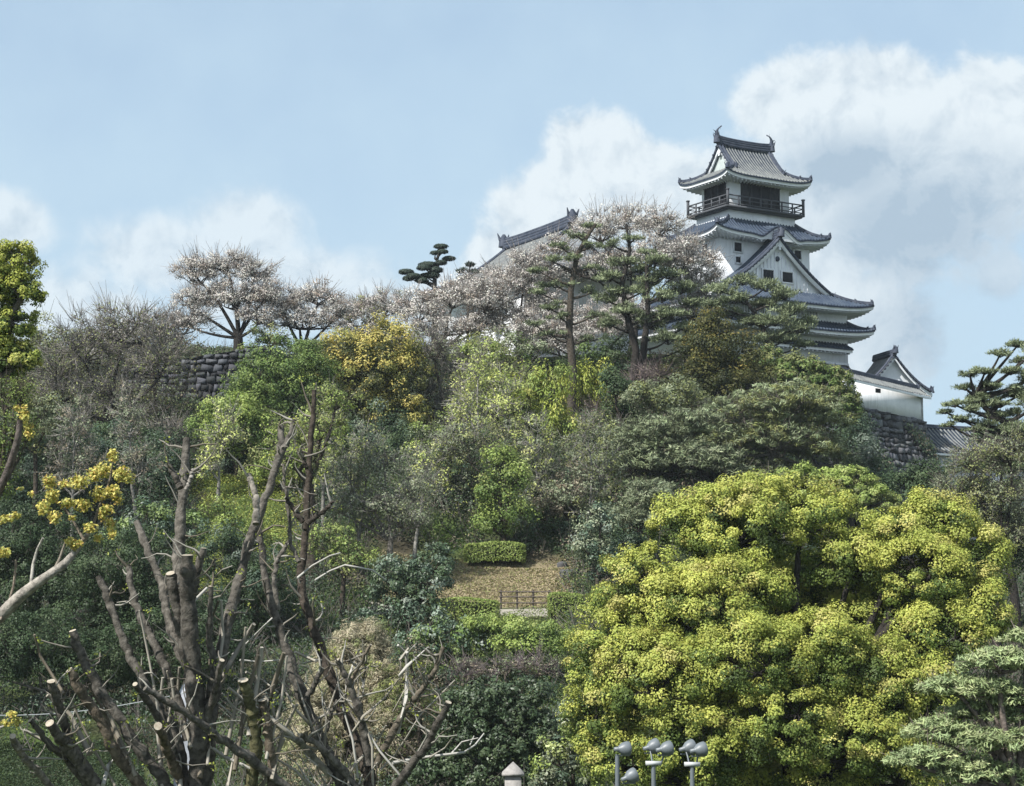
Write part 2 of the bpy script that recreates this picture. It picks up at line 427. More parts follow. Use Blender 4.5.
def hip_roof(cu, cv, iu, iv, ou, ov, zt, ze, up=.42, wall=None, arch=None, parent=None):
    r = Roof(cu, cv)
    lin = lambda a, b: (lambda t: a + (b - a) * t)
    def zf(hwf, ar=None):
        def f(t, c):
            c = np.asarray(c, float); h = max(hwf(t), 1e-3)
            z = zt - (zt - ze) * prof(t) + up * t ** 3 * np.abs(np.clip(c / h, -1, 1)) ** 5
            if ar:
                hh, wd_, c0 = ar; x = np.clip(np.abs((c - c0)) / wd_, 0, 1.0)
                z = z + hh * t ** 1.5 * (0.5 + 0.5 * np.cos(np.pi * x)) - .12 * t * np.exp(-((np.abs(c - c0) - wd_) / .5) ** 2)
            return z
        return f
    wu, wv = wall if wall else (None, None)
    w = lambda a, b: (a, b) if wall else None
    r.patch(0, lin(iu, ou), lin(iv, ov), zf(lin(iu, ou), arch), wall=w(wu, wv))
    r.patch(1, lin(iu, ou), lin(iv, ov), zf(lin(iu, ou)), wall=w(wu, wv))
    r.patch(2, lin(iv, ov), lin(iu, ou), zf(lin(iv, ov)), wall=w(wv, wu))
    r.patch(3, lin(iv, ov), lin(iu, ou), zf(lin(iv, ov)), wall=w(wv, wu))
    z0 = zf(lin(iu, ou))
    for a in (-1, 1):
        for b in (-1, 1):
            P = [(cu + a * (iu + (ou - iu) * t), cv + b * (iv + (ov - iv) * t), float(z0(t, iu + (ou - iu) * t))) for t in np.linspace(0, .97, 9)]
            r.ridge(P, .12)
            ornament(r.g, P[-1], .42, (a * .7, b * .7)); ornament(r.g, P[6], .34, (a * .7, b * .7))
    return r, zf(lin(iu, ou), arch)

def irimoya(cu, cv, axis, E, G, Ea, zr, ze, tg, up=.45, wall=None, gins=.35, k=.45):
    """hip-and-gable roof. axis 'u'/'v' = ridge direction. E: eave half width across the ridge, Ea: along, G: gable half length"""
    r = Roof(cu, cv)
    hw = lambda t: G if t <= tg else G + (Ea - G) * (t - tg) / (1 - tg)
    dn = lambda t: t * E
    def zf(hwf):
        def f(t, c):
            c = np.asarray(c, float); h = max(hwf(t), 1e-3)
            tt = max(0, (t - tg) / (1 - tg))
            return zr - (zr - ze) * prof(t, k) + up * tt ** 2 * np.abs(np.clip(c / h, -1, 1)) ** 5 + .12 * (1 - t) ** 3 * np.abs(np.clip(c / h, -1, 1)) ** 3
        return f
    wl, wa = (wall if wall else (None, None))     # wall half widths: along the ridge axis, across
    sides = (0, 1, 2, 3) if axis == 'u' else (2, 3, 0, 1)
    for sd in sides[:2]: r.patch(sd, hw, dn, zf(hw), wall=(wl, wa) if wall else None)
    for sd in sides[2:]: r.patch(sd, dn, hw, zf(dn), t0=tg, wall=(wa, wl) if wall else None)
    z0 = zf(hw)
    def loc(al, ac, z): return (cu + al, cv + ac, z) if axis == 'u' else (cu + ac, cv + al, z)
    # main ridge: tall stacked course
    P = [loc(a, 0, float(z0(0, a)) + .12) for a in np.linspace(-G - .05, G + .05, 13)]
    for hgt, rr in ((0, .2), (.2, .17), (.38, .14), (.52, .11)): r.g.tube(np.array(P) + [0, 0, hgt], rr, 6)
    gl_ = []
    for a in (-1, 1):
        gables = MB(); gt = MB(); gl_.append((gables, gt))
        ornament(r.g, np.array(loc(a * (G + .1), 0, float(z0(0, G)) + .1)), .75, (a, 0) if axis == 'u' else (0, a))
        for b in (-1, 1):
            P = [loc(a * (G - .28), b * t * E, float(z0(t, G - .28))) for t in np.linspace(.02, tg + .02, 9)]
            r.ridge(P, .13); ornament(r.g, P[-1], .42, (0, b) if axis == 'u' else (b, 0))
            P = [loc(a * (G - .03), b * t * E, float(z0(t, G)) - .02) for t in np.linspace(0, tg, 9)]
            r.g.tube(np.array(P) + [0, 0, .05], .12, 6)
            # verge cover tiles, ends showing as a beaded edge
            for t in np.linspace(.04, tg, int(tg * E / .3)):
                q = np.array(loc(a * G, b * t * E, float(z0(t, G)))); o = np.array(loc(a * (G + .14), b * t * E, float(z0(t, G)) - .02))
                r.g.tube([q, o], .085, 6)
            P = [loc(a * hw(t), b * t * E, float(z0(t, hw(t)))) for t in np.linspace(tg, .98, 8)]
            r.ridge(P, .12); ornament(r.g, P[-1], .42, (a * .7, b * .7)); ornament(r.g, P[4], .34, (a * .7, b * .7))
            # white bargeboard under the verge
            T = np.linspace(0, tg + .01, 14)
            up_ = np.array([loc(a * (G - .06), b * t * E, float(z0(t, G)) - .10) for t in T])
            lo_ = np.array([loc(a * (G - .06), b * t * E, float(z0(t, G)) - .42 - .06 * (1 - t)) for t in T])
            bi = np.array([loc(a * (G - .16), b * t * E, float(z0(t, G)) - .42 - .06 * (1 - t)) for t in T])
            gt.grid(np.stack([up_, lo_, bi]))
        # gable wall
        T = np.linspace(-tg, tg, 29); zb = float(z0(tg, 0)) - .12
        top = np.array([loc(a * (G - gins), t * E, float(z0(abs(t), G)) - .12) for t in T]); bot = np.array([loc(a * (G - gins), t * E, zb) for t in T])
        gables.grid(np.stack([top, bot]))
        # pendant
        pz = float(z0(0, G)) - .62
        q = np.array(loc(a * (G - .04), 0, pz)); o = np.array(loc(a * (G - .14), 0, pz))
        gt.tube([q, o], .17, 8); gt.tube([q - [0, 0, .22], o - [0, 0, .22]], .11, 6)
    return r, gl_, z0

def relz(z): return z - BZ
def at_keep(px, py, v=None):
    pass
# --- measured levels (above foot of wall)
Z_E1 = zk(7.9, -5.9, 330) - .35 - BZ
Z_E2 = zk(7.9, -5.9, 305) - .42 - BZ
Z_R2 = zk(0, -4.8, 229) - .7 - BZ
Z_E3 = zk(5.67, -3.53, 238) - .42 - BZ; Z_BAL = zk(-3.83, -2.5, 205) - BZ; Z_T3 = Z_BAL - .75
Z_E5 = zk(-4.25, -3.07, 167) - .35 - BZ; Z_R5 = zk(2.65, 0, 147) - .6 - BZ
print('LEVELS', BZ, Z_E1, Z_E2, Z_R2, Z_E3, Z_T3, Z_BAL, Z_E5, Z_R5)
walls = MB(); TU, TV = 2.95, 1.78
def wallbox(u0, u1, v0, v1, z0, z1): walls.box(((u0 + u1) / 2, (v0 + v1) / 2, (z0 + z1) / 2), (u1 - u0, v1 - v0, z1 - z0))
wallbox(-BU, BU, BV0, BV1, 0, Z_E2 + .6)
wallbox(-4.47, 4.47, -2.33, 2.6, Z_E2, Z_E3 + .5)
wallbox(-3.3, 3.3, -2.05, 2.05, Z_T3 - .9, Z_BAL - .12)
wallbox(-TU, TU, -TV, TV, Z_BAL - .1, Z_E5 + .35)
# plinth line of the foot wall
wallbox(-BU - .04, BU + .04, BV0 - .04, BV1 + .04, 0, .18)
kw = walls.build('wall', M_PLASTER, keep)
# first roof strip
def ringroof(parent, cu, cv, iu, iv, ou, ov, zt, ze, wall, **k):
    r, z = hip_roof(cu, cv, iu, iv, ou, ov, zt, ze, wall=wall, **k); r.done(parent); return z
CV = (BV0 + BV1) / 2; BVH = (BV1 - BV0) / 2
ringroof(keep, 0, CV, BU - .02, BVH - .02, BU + 1.5, BVH + 1.5, Z_E1 + .9, Z_E1, (BU, BVH), up=.35)
# short pent roof low on the front wall
rp = Roof(0, BV0)
rp.patch(0, lambda t: 6.3, lambda t: .02 + .75 * t, lambda t, c: Z_E1 - .75 - .42 * prof(t) + 0 * np.asarray(c, float), wall=(6.3, .0))
rp.done(keep)
# big hip-and-gable
r, gl_, z2 = irimoya(0, CV, 'v', BU + 1.5, BVH - .25, BVH + 1.5, Z_R2, Z_E2, .67, wall=(BVH, BU), gins=.45, k=.5, up=.42)
r.done(keep)
for gb, gt in gl_:
    g_ = gb.build('gable', M_PLASTER, keep); gt.build('bargeboard', M_PLASTER, g_)
    if gb is gl_[0][0]: gw = g_
GV = CV - (BVH - .25) + .45
# ribbed studs, boss and windows in the front gable
m = MB()
GB_ = Z_R2 - (Z_R2 - Z_E2) * prof(.67, .5)
for u in np.arange(-3.1, 3.11, .36):
    h = (Z_R2 - GB_ - .9) * (1 - (abs(u) / 4.4)) ** 1.15
    m.box((u, GV - .03, GB_ + .1 + h / 2), (.09, .05, h))
m.box((0, GV - .04, GB_ + .1), (9.2, .08, .12)); 
m.build('stud', M_PLASTER, gw)
m = MB(); m.tube([(0, GV - .12, Z_R2 - 1.45), (0, GV + .0, Z_R2 - 1.45)], .2, 10); m.build('boss', M_RIDGE, gw)
def window(parent, u, v, z, w_, h_, side=0, bars=0):
    """side 0 faces -v, 2 faces -u, 3 faces +u"""
    fr = MB(); gl = MB(); a, d = ((0, 1) if side in (0, 1) else (1, 0)); sg = {0: -1, 1: 1, 2: -1, 3: 1}[side]
    def P(al, dep, zz, sa, sd, sz):
        c = [0, 0, z + zz]; c[a] = (u if a == 0 else v) + al; c[d] = (v if d == 1 else u) + sg * dep
        s_ = [0, 0, sz]; s_[a] = sa; s_[d] = sd; return c, s_
    gl.box(*P(0, .02, 0, w_, .04, h_))  # solid dark panel, the shade of the opening is its colour
    t = .1
    for al in (-1, 1): fr.box(*P(al * (w_ / 2 + t / 2), .06, 0, t, .12, h_ + 2 * t))
    for zz in (-1, 1): fr.box(*P(0, .06, zz * (h_ / 2 + t / 2), w_, .12, t))
    f = fr.build('window', M_PLASTER, parent); gl.build('opening', M_SHADE, f)
    if bars:
        b = MB()
        for q in np.linspace(-.5, .5, bars + 2)[1:-1]: b.box(*P(q * w_, .06, 0, .06, .06, h_))
        b.build('lattice', M_PLASTER, f)
    return f
window(keep, -.95, GV - .02, GB_ + 1.15, 1.05, .78); window(keep, .95, GV - .02, GB_ + 1.15, 1.05, .78)
zw = (Z_E1 + .9 + Z_E2) / 2 - .1
for u in (-3.8, -2.4, 1.5, 2.9): window(keep, u, BV0, zw, .75, .6, bars=4)
# third roof with its undulating gable over the front
z3 = ringroof(keep, 0, .13, 3.28, 2.1, 4.47 + 1.2, 2.46 + 1.2, Z_T3, Z_E3, (4.47, 2.46), up=.42, arch=(.8, 1.9, 0.6))
m = MB()     # plaster tympanum below the arch
T = np.linspace(-1.2, 2.4, 25); vv = -2.33 - 1.08; top = np.array([(t, vv, float(z3(1, t)) - .3) for t in T]); bot = np.array([(t, vv, Z_E3 - .32) for t in T])
m.grid(np.stack([top, bot])); m.build('arched_gable', M_PLASTER, keep)
window(keep, -2.75, -2.33, Z_E3 - 1.0, .75, .7); window(keep, -2.75, -2.33, Z_E3 - 2.0, .5, .45); window(keep, 3.2, -2.33, Z_E3 - 1.0, .7, .7)
window(keep, -4.47, -.6, Z_E3 - 1.0, .7, .7, side=2); window(keep, -4.47, -1.5, Z_E3 - 2.2, .4, .45, side=2); window(keep, -4.47, 1.3, Z_E3 - 1.0, .7, .7, side=2)
# top storey openings
def opening(side):
    fr = MB(); a = MB(); n = 3.7 if side in (0, 1) else 2.5; zc = Z_BAL + 1.15; h = 1.95
    sg = -1 if side in (0, 2) else 1
    def B(mb, al, dep, z, sa, sd, sz):
        if side in (0, 1): mb.box((al, sg * (TV + dep), z), (sa, sd, sz))
        else: mb.box((sg * (TU + dep), al, z), (sd, sa, sz))
    B(a, 0, .02, zc, n, .04, h)  # dark panel behind the door bars, painted as a shaded room
    for q in np.linspace(-n / 2, n / 2, 5 if side in (0, 1) else 4): B(fr, q, .07, zc, .12, .14, h)
    B(fr, 0, .08, zc + h / 2, n + .3, .16, .14); B(fr, 0, .08, zc - h / 2 + .08, n, .12, .12)
    if side == 0:
        B(fr, -n / 2 + .42, .05, zc, .74, .06, h - .1); B(fr, n / 2 - .42, .05, zc, .74, .06, h - .1); B(fr, n * .12, .05, zc - .45, .7, .05, .9)
    else:
        for q in np.linspace(-n / 2, n / 2, 15): B(fr, q, .05, zc - .25, .04, .04, 1.2)
        for zz in (-.6, -.1, .3): B(fr, 0, .055, zc + zz, n, .04, .04)
    f = fr.build('door', M_DARK, keep); a.build('opening', M_SHADE, f)
for sd in (0, 1, 2, 3): opening(sd)
# balcony
m = MB(); m.box((0, 0, Z_BAL), (7.7, 5.2, .16)); m.box((0, 0, Z_BAL - .13), (7.4, 4.9, .12)); m.build('balcony_floor', M_RAIL, keep)
for side in range(4):
    m = MB(); ang = side * math.pi / 2; c_, s_ = math.cos(ang), math.sin(ang); Rz = np.array([[c_, -s_, 0], [s_, c_, 0], [0, 0, 1]])
    def rb(c, s): m.box(Rz @ np.array(c, float), s, Rz)
    hl_, ds = (3.75, 2.5) if side % 2 == 0 else (2.5, 3.75)
    for z, t in ((.22, .07), (.55, .06), (.86, .09)): rb((0, -ds, Z_BAL + z), (2 * hl_, t, t))
    for u in np.linspace(-hl_, hl_, 8 if side % 2 == 0 else 6)[1:-1]: rb((u, -ds, Z_BAL + .45), (.09, .09, .8))
    rb((-hl_ - .02, -ds - .02, Z_BAL + .62), (.16, .16, 1.2)); rb((-hl_ - .02, -ds - .02, Z_BAL + 1.28), (.22, .22, .1))
    m.build('railing', M_RAIL, keep)
# top roof
r, gl_, z5 = irimoya(0, 0, 'u', 3.07, 2.65, 4.25, Z_R5, Z_E5, .58, wall=(TU, TV), gins=.3, k=.5, up=.35)
rr = r.done(keep, M_RIBL); M_AGED = mat('aged_plaster', (.42, .47, .46), rough=.85, col2=(.33, .37, .37))
for gb, gt in gl_: gw5 = gb.build('gable', M_AGED, keep); gt.build('bargeboard', M_PLASTER, gw5)
for a in (-1, 1): fish(rr, (a * 2.65, 0, Z_R5 + .55), a, 0)
m = MB()    # lightning rod wire
m.tube([(-2.5, -.1, Z_R5 + 1.3), (-2.5, -.1, Z_R5 + 1.6)], .015, 4); m.build('lightning_rod', M_RAIL, keep)

# ================================================================ stone walls
def stone_face(m, A, B, top, bot, batter, r, size=.46, cols=None, ztopB=None):
    """fitted rubble face from plan point A to B (2-d), outward normal to the right-hand side of A->B"""
    A, B = np.array(A, float), np.array(B, float); L = np.linalg.norm(B - A); d = (B - A) / L; n = np.array([d[1], -d[0]])
    ztopB = top if ztopB is None else ztopB
    def P(s, z, o):
        tp = top + (ztopB - top) * s / L; q = max(0., tp - z)
        b = batter * q + .02 * q * q
        xy = A + d * s + n * (b + o); return [xy[0], xy[1], z]
    H_ = max(top, ztopB) - bot; rows = max(2, int(H_ / size)); ze = np.linspace(bot, 1.0, 2)
    zs = bot + np.cumsum(np.concatenate([[0], r.uniform(.7, 1.3, rows)])); zs = bot + (zs - bot) / (zs[-1] - bot) * H_
    kk = np.linspace(0, 1, 9)
    m.grid(np.array([[P(0, bot + (top - .03 - bot) * k, -.08), P(L, bot + (ztopB - .03 - bot) * k, -.08)] for k in kk]), col=np.array([.035, .036, .04]))
    m.add([P(0, top, 0), P(L, ztopB, 0), P(L, ztopB, -1.2), P(0, top, -1.2)], [[0, 1, 2, 3]], np.array([.16, .16, .16]))
    for i in range(rows):
        s = -r.uniform(0, .4)
        while s < L:
            wd_ = size * r.uniform(.6, 1.9); s1 = min(L, s + wd_); s0 = max(0, s); s += wd_
            if s1 - s0 < .1: continue
            z0, z1 = zs[i], zs[i + 1]; tp = top + (ztopB - top) * (s0 + s1) / 2 / L
            if z0 > tp - .1: continue
            z1 = min(z1, tp)
            j = lambda: r.uniform(-.16, .16) * size * 1.6
            g = .03; pr = r.uniform(.06, .22)
            c = [(s0 + g + j() * .5, z0 + g + j()), (s1 - g + j() * .5, z0 + g + j()), (s1 - g + j() * .5, z1 - g + j()), (s0 + g + j() * .5, z1 - g + j())]
            mx = sum(q[0] for q in c) / 4; mz = sum(q[1] for q in c) / 4
            o_ = [P(*q, -.15) for q in c]; i_ = [P(mx + (q[0] - mx) * .86, mz + (q[1] - mz) * .86, pr + r.uniform(-.09, .09)) for q in c]
            col = (cols if cols is not None else np.array([.10, .105, .115])) * r.uniform(.35, 1.6) * np.array([1, r.uniform(.96, 1.02), r.uniform(.92, 1.05)])
            m.add(o_ + i_, [[4, 5, 6, 7], [0, 1, 5, 4], [1, 2, 6, 5], [2, 3, 7, 6], [3, 0, 4, 7]], col)
rs = np.random.default_rng(11)
# the base the keep stands on
m = MB(); c0, c1, c2 = kw2(-BU, BV0), kw2(BU, BV0), kw2(BU, BV1)
stone_face(m, c0, c1, BZ, 17, .22, rs); stone_face(m, c1, c2, BZ, 17, .22, rs); stone_face(m, kw2(-BU, BV1), c0, BZ, 24, .2, rs)
tag(m.build('keep_rampart', M_STONE), 'battered grey stone base carrying the white castle keep', 'stone wall')
# long white wall on its own stone rampart, right of the keep
WA = at(849, 380, 131.5)[:2]; WB = at(923, 400, 137.5)[:2]; WZ = 28.55
WZB = at(923, 420, 137.5)[2]; WZA = at(857, 405, 131.8)[2]
m = MB(); dW = (WB - WA) / np.linalg.norm(WB - WA); nW = np.array([dW[1], -dW[0]])
stone_face(m, WA - dW * .8, WB + dW * .1, WZA, 13, .20, rs, ztopB=WZB); stone_face(m, WB + dW * .1, WB + dW * .1 - nW * 14, WZB, 13, .22, rs)
tag(m.build('rampart_wall', M_STONE), 'dark rubble stone rampart below the long white plaster wall right of the keep', 'stone wall')

def slab_wall(root, A, B, zA0, zB0, zA1, zB1, th, mat_, name='wall'):
    m = MB(); A, B = np.array(A), np.array(B); d = (B - A) / np.linalg.norm(B - A); n = np.array([d[1], -d[0]])
    v = []
    for o in (0, -th):
        for P, z0, z1 in ((A, zA0, zA1), (B, zB0, zB1)):
            q = P + n * o; v += [[q[0], q[1], z0], [q[0], q[1], z1]]
    m.add(v, [[0, 2, 3, 1], [4, 5, 7, 6], [0, 1, 5, 4], [2, 6, 7, 3], [1, 3, 7, 5], [0, 4, 6, 2]])
    return m.build(name, mat_, root)
def world_roof(root, A, B, zA, zB, over, rise, depth, spacing=.3, back=True, plaster=True):
    """straight two-slope tile roof along A-B: eave line `over` outside the wall, ridge `depth` behind it"""
    A, B = np.array(A, float), np.array(B, float); L = np.linalg.norm(B - A); d = (B - A) / L; n = np.array([d[1], -d[0]])
    t = MB(); g = MB(); e = MB()
    def P(s, q, dz=0):           # q 0 eave -> 1 ridge -> 2 back eave
        z = zA + (zB - zA) * s / L; up = rise * (q if q <= 1 else 2 - q); up -= .1 * rise * math.sin(math.pi * (q % 1 if q not in (1, 2) else 0))
        o = over - (over + depth) * q; xy = A + d * s + n * o; return np.array([xy[0], xy[1], z + up + dz])
    Q = np.linspace(0, 2 if back else 1, 11 if back else 6)
    t.grid(np.array([[P(s, q) for q in Q] for s in np.linspace(0, L, 12)]), mi=0)
    for s in np.arange(spacing / 2, L, spacing):
        for rng_ in (((0, 1), (1, 2)) if back else ((0, 1),)):
            qq = np.linspace(*rng_, 4)
            Lf = [P(s - .07, q) for q in qq]; Rt = [P(s + .07, q) for q in qq]; Tp = [P(s - .04, q, .085) for q in qq]; Tq = [P(s + .04, q, .085) for q in qq]
            t.grid(np.stack([Lf, Tp, Tq, Rt], 1), mi=1); t.quad(Lf[0], Tp[0], Tq[0], Rt[0], mi=1)
    for hgt, rr in ((.06, .12), (.18, .09), (.27, .06)): g.tube([P(s, 1, hgt) for s in np.linspace(-.1, L + .1, 6)], rr, 6)
    for s in (-.1, L + .1): ornament(g, P(s, 1, .05), .38, tuple(d * (1 if s > 0 else -1)))
    lo = [P(s, 0, -.02) for s in (0, L)]; l2 = [P(s, 0, -.18) for s in (0, L)]
    e.quad(lo[0], l2[0], l2[1], lo[1]); w0 = [np.array([*(A + d * s), zA + (zB - zA) * s / L - .08]) for s in (0, L)]; e.quad(l2[0], w0[0], w0[1], l2[1])
    rf = t.build('roof', [M_TILE, M_RIB], root); g.build('ridge', M_RIDGE, rf); e.build('eave', M_PLASTER, root)
    return rf, P
wl = empty('plaster_wall', (*WA, WZA))
def local(o_root):
    """parts were built in world space: keep them there"""
    for c in o_root.children: c.matrix_parent_inverse = o_root.matrix_world.inverted()
bpy.context.view_layer.update()
zt_a = at(852, 380, 131.5)[2]; zt_b = at(923, 398, 137.5)[2]
slab_wall(wl, WA - dW * .6, WB, WZA, WZB, zt_a, zt_b, .6, M_PLASTER)
slab_wall(wl, WB, WB - nW * 6, WZB, WZB, zt_b, zt_b, .3, M_PLASTER, 'return_wall')
_r = M_RIB; M_RIB = M_RIBL; world_roof(wl, WA - dW * .6, WB + dW * .4, zt_a + .05, zt_b + .05, .5, .75, .8); M_RIB = _r
m = MB()
for s in (.35,):
    q = WA + dW * 3.4 + nW * .03; m.box((q[0], q[1], WZA + 1.3), (.55, .1, .32), np.array([[dW[0], -dW[1], 0], [dW[1], dW[0], 0], [0, 0, 1]]))
m.build('loophole', M_SHADE, wl)  # solid box on the wall, slit shade painted by its dark colour
tag(wl, 'long low white plaster wall with a tiled cap stepping right from the keep', 'wall')
bpy.context.view_layer.update(); local(wl)

# gabled turret roof behind the end of the white wall
tr = empty('gabled_turret', (*at(892, 400, 141)[:2], 29)); bpy.context.view_layer.update()
m = MB(); TA = at(892, 356, 139.5)                # ridge front end
side = np.array([math.cos(R(14)), math.sin(R(14))]); ax = np.array([-side[1], side[0]])                               # ridge runs back, the gable faces the front
zr = TA[2]; zeR = at(933, 392, 139.5)[2]; hwid = 3.15
t = MB(); g = MB(); e = MB(); wll = MB()
def tp(c, q, dz=0):   # c across (-1..1), q metres back
    h = zr - (zr - zeR) * prof(abs(c), .5) + .15 * max(0, abs(c) - .8) * 5 * .2
    xy = TA[:2] + side * c * hwid + ax * q; return np.array([xy[0], xy[1], h + dz])
cs = np.linspace(-1, 1, 21); qs = np.linspace(-.5, 3.2, 8)
t.grid(np.array([[tp(c, q) for c in cs] for q in qs]), mi=0)
for q in np.arange(-.35, 3.2, .3):
    Lf = [tp(c, q - .07) for c in cs]; Rt = [tp(c, q + .07) for c in cs]; a_ = [tp(c, q - .04, .08) for c in cs]; b_ = [tp(c, q + .04, .08) for c in cs]
    t.grid(np.stack([Lf, a_, b_, Rt], 1), mi=1)
for hgt, rr in ((.1, .17), (.28, .14), (.42, .1)): g.tube([tp(0, q, hgt) for q in (-.55, 1.5, 3.3)], rr, 6)
ornament(g, tp(0, -.6, .15), .6, tuple(nW))
for sg in (-1, 1):
    g.tube([tp(c * sg, -.3, .1) for c in np.linspace(0, 1, 9)], .13, 6); ornament(g, tp(sg, -.3, .05), .45, tuple(nW))
    for c in np.linspace(.05, 1, 13):
        q = tp(c * sg, -.5, 0); o = tp(c * sg, -.66, -.02); g.tube([q, o], .085, 6)
    e.grid(np.array([[tp(c * sg, -.42, -.1) for c in np.linspace(0, 1, 12)], [tp(c * sg, -.42, -.36) for c in np.linspace(0, 1, 12)]]))
wll.grid(np.array([[tp(c, 0, -.1) for c in np.linspace(-.75, .75, 13)], [np.array([*tp(c, 0)[:2], 22]) for c in np.linspace(-.75, .75, 13)]]))
for sg in (-1, 1):
    a0, a1 = tp(sg * .75, 0)[:2], tp(sg * .75, 3.2)[:2]; zt_ = tp(.75, 0)[2] - .1
    wll.quad([*a0, 22], [*a1, 22], [*a1, zt_], [*a0, zt_])
rf = t.build('roof', [M_TILE, M_RIBL], tr); g.build('ridge', M_RIDGE, rf); e.build('bargeboard', M_PLASTER, tr); wll.build('wall', M_PLASTER, tr)
tag(tr, 'small turret with a curved gabled tile roof behind the end of the white wall', 'turret')
bpy.context.view_layer.update(); local(tr)

# gate building with a light ribbed roof, lower right
gt_ = empty('gate_building', (*at(955, 460, 143)[:2], 24)); bpy.context.view_layer.update()
GA = at(932, 455, 141)[:2]; GB = at(1040, 466, 147)[:2]; zg = at(936, 453.5, 141)[2]
slab_wall(gt_, GA + [.6, .3], GB, 15, 15, zg + .1, zg + .1, 4.5, M_PLASTER)
_r = M_RIB; M_RIB = M_RIBL
world_roof(gt_, GA - (GB - GA) / np.linalg.norm(GB - GA) * .3, GB, zg, zg + .1, .7, 2.3, 2.5, spacing=.42)
M_RIB = _r
tag(gt_, 'gate building with a pale ribbed tile roof below the rampart at the right', 'building')
bpy.context.view_layer.update(); local(gt_)

# palace hall on the left of the keep
hl = empty('palace_hall', (*at(560, 300, 130)[:2], 31)); bpy.context.view_layer.update()
HA = at(571, 227, 127.0); HB = at(505, 251, 135.5)     # ridge near, far
t = MB(); g = MB(); e = MB(); wm = MB()
d = (HB - HA)[:2]; L = np.linalg.norm(d); d /= L; n = np.array([d[1], -d[0]]); n = n if n[0] < 0 else -n     # n points left/toward viewer
zR = (HA[2] + HB[2]) / 2; E_, drop, sk = 6.0, 3.9, .62
def hp(sgn, s, q):       # s -1..1 along, q 0 ridge .. 1 eave
    ext = 0 if q <= sk else (q - sk) / (1 - sk) * 2.6
    mid = (HA[:2] + HB[:2]) / 2; al = s * (L / 2 + ext)
    xy = mid + d * al + n * sgn * E_ * q
    return np.array([xy[0], xy[1], zR - drop * prof(q, .3) + .35 * max(0, (q - sk) / (1 - sk)) ** 2 * abs(s) ** 5])
for sg in (-1, 1):
    t.grid(np.array([[hp(sg, s, q) for q in np.linspace(0, 1, 14)] for s in np.linspace(-1, 1, 30)]), mi=0)
    for al in np.arange(-L / 2 - 2.5, L / 2 + 2.5, .3):
        q0 = 0 if abs(al) < L / 2 else sk + (abs(al) - L / 2) / 2.6 * (1 - sk)
        if q0 > .95: continue
        qq = np.linspace(q0, 1, 9); pts = []
        for q in qq:
            ext = 0 if q <= sk else (q - sk) / (1 - sk) * 2.6; pts.append(hp(sg, al / (L / 2 + ext), q))
        pts = np.array(pts); o = np.array([*d, 0])
        t.grid(np.stack([pts - o * .07, pts - o * .04 + [0, 0, .08], pts + o * .04 + [0, 0, .08], pts + o * .07], 1), mi=1)
    e.grid(np.array([[hp(sg, s, 1) + [0, 0, -.05], hp(sg, s, 1) + [0, 0, -.3], hp(sg, s, .82) + [0, 0, -.25 + .0]] for s in np.linspace(-1, 1, 30)]))
for s_ in (-1, 1):      # end skirts and gables
    t.grid(np.array([[hp(1, s_, q) * (1 - k) / 1 + hp(-1, s_, q) * k for k in np.linspace(0, 1, 16)] for q in np.linspace(sk, 1, 6)]), mi=0)
    wm.grid(np.array([[hp(sg2, s_, q) + [0, 0, -.1] for sg2, q in [(1, z) for z in np.linspace(sk, 0, 9)] + [(-1, z) for z in np.linspace(0, sk, 9)][1:]],
                      [np.array([*hp(sg2, s_, q)[:2], hp(1, s_, sk)[2] - .1]) for sg2, q in [(1, z) for z in np.linspace(sk, 0, 9)] + [(-1, z) for z in np.linspace(0, sk, 9)][1:]]]))
    for sg in (-1, 1):
        g.tube([hp(sg, s_ * .97, q) + [0, 0, .1] for q in np.linspace(.02, sk, 8)], .16, 6); g.tube([hp(sg, s_, q) + [0, 0, .1] for q in np.linspace(sk, 1, 6)], .15, 6)
        ornament(g, hp(sg, s_ * .97, sk), .5, tuple(n)); ornament(g, hp(sg, s_, 1), .45, tuple(n))
for hgt, rr in ((.12, .24), (.36, .2), (.58, .17), (.76, .12)): g.tube([hp(1, s, 0) + [0, 0, hgt + .1 * abs(s) ** 3] for s in np.linspace(-1.02, 1.02, 9)], rr, 6)
for s_ in (-1, 1): ornament(g, hp(1, s_ * 1.04, 0) + [0, 0, .3], 1.0, tuple(d * s_))
zb = hp(1, 0, 1)[2]
mid = (HA[:2] + HB[:2]) / 2
c = [mid + d * a * (L / 2 + 1.2) + n * b * (E_ - 1.4) for a, b in ((-1, -1), (1, -1), (1, 1), (-1, 1))]
for i in range(4):
    p, q = c[i], c[(i + 1) % 4]; wm.quad([*p, 22], [*q, 22], [*q, zb + .2], [*p, zb + .2])
rf = t.build('roof', [M_TILE, M_RIBL], hl); g.build('ridge', M_RIDGE, rf); e.build('eave', M_PLASTER, hl); wm.build('wall', M_PLASTER, hl)
tag(hl, 'palace hall left of the keep, long grey tiled roof rising behind the blossom trees', 'building')
bpy.context.view_layer.update(); local(hl)

# terrace stone wall on the left
m = MB(); SA, SB = at(120, 400, 113.5)[:2], at(262, 400, 112.5)[:2]
ztl = at(200, 352, 113)[2]
stone_face(m, SA, SB, ztl - 1.0, 18, .2, rs, size=.42, cols=np.array([.07, .074, .082]), ztopB=ztl + .3)
stone_face(m, SB, SB + np.array([2.5, 10.]), ztl + .3, 18, .2, rs, size=.42, cols=np.array([.07, .074, .082]))
tag(m.build('terrace_wall', M_STONE), 'old grey stone retaining wall under the blossom trees on the left', 'stone wall')
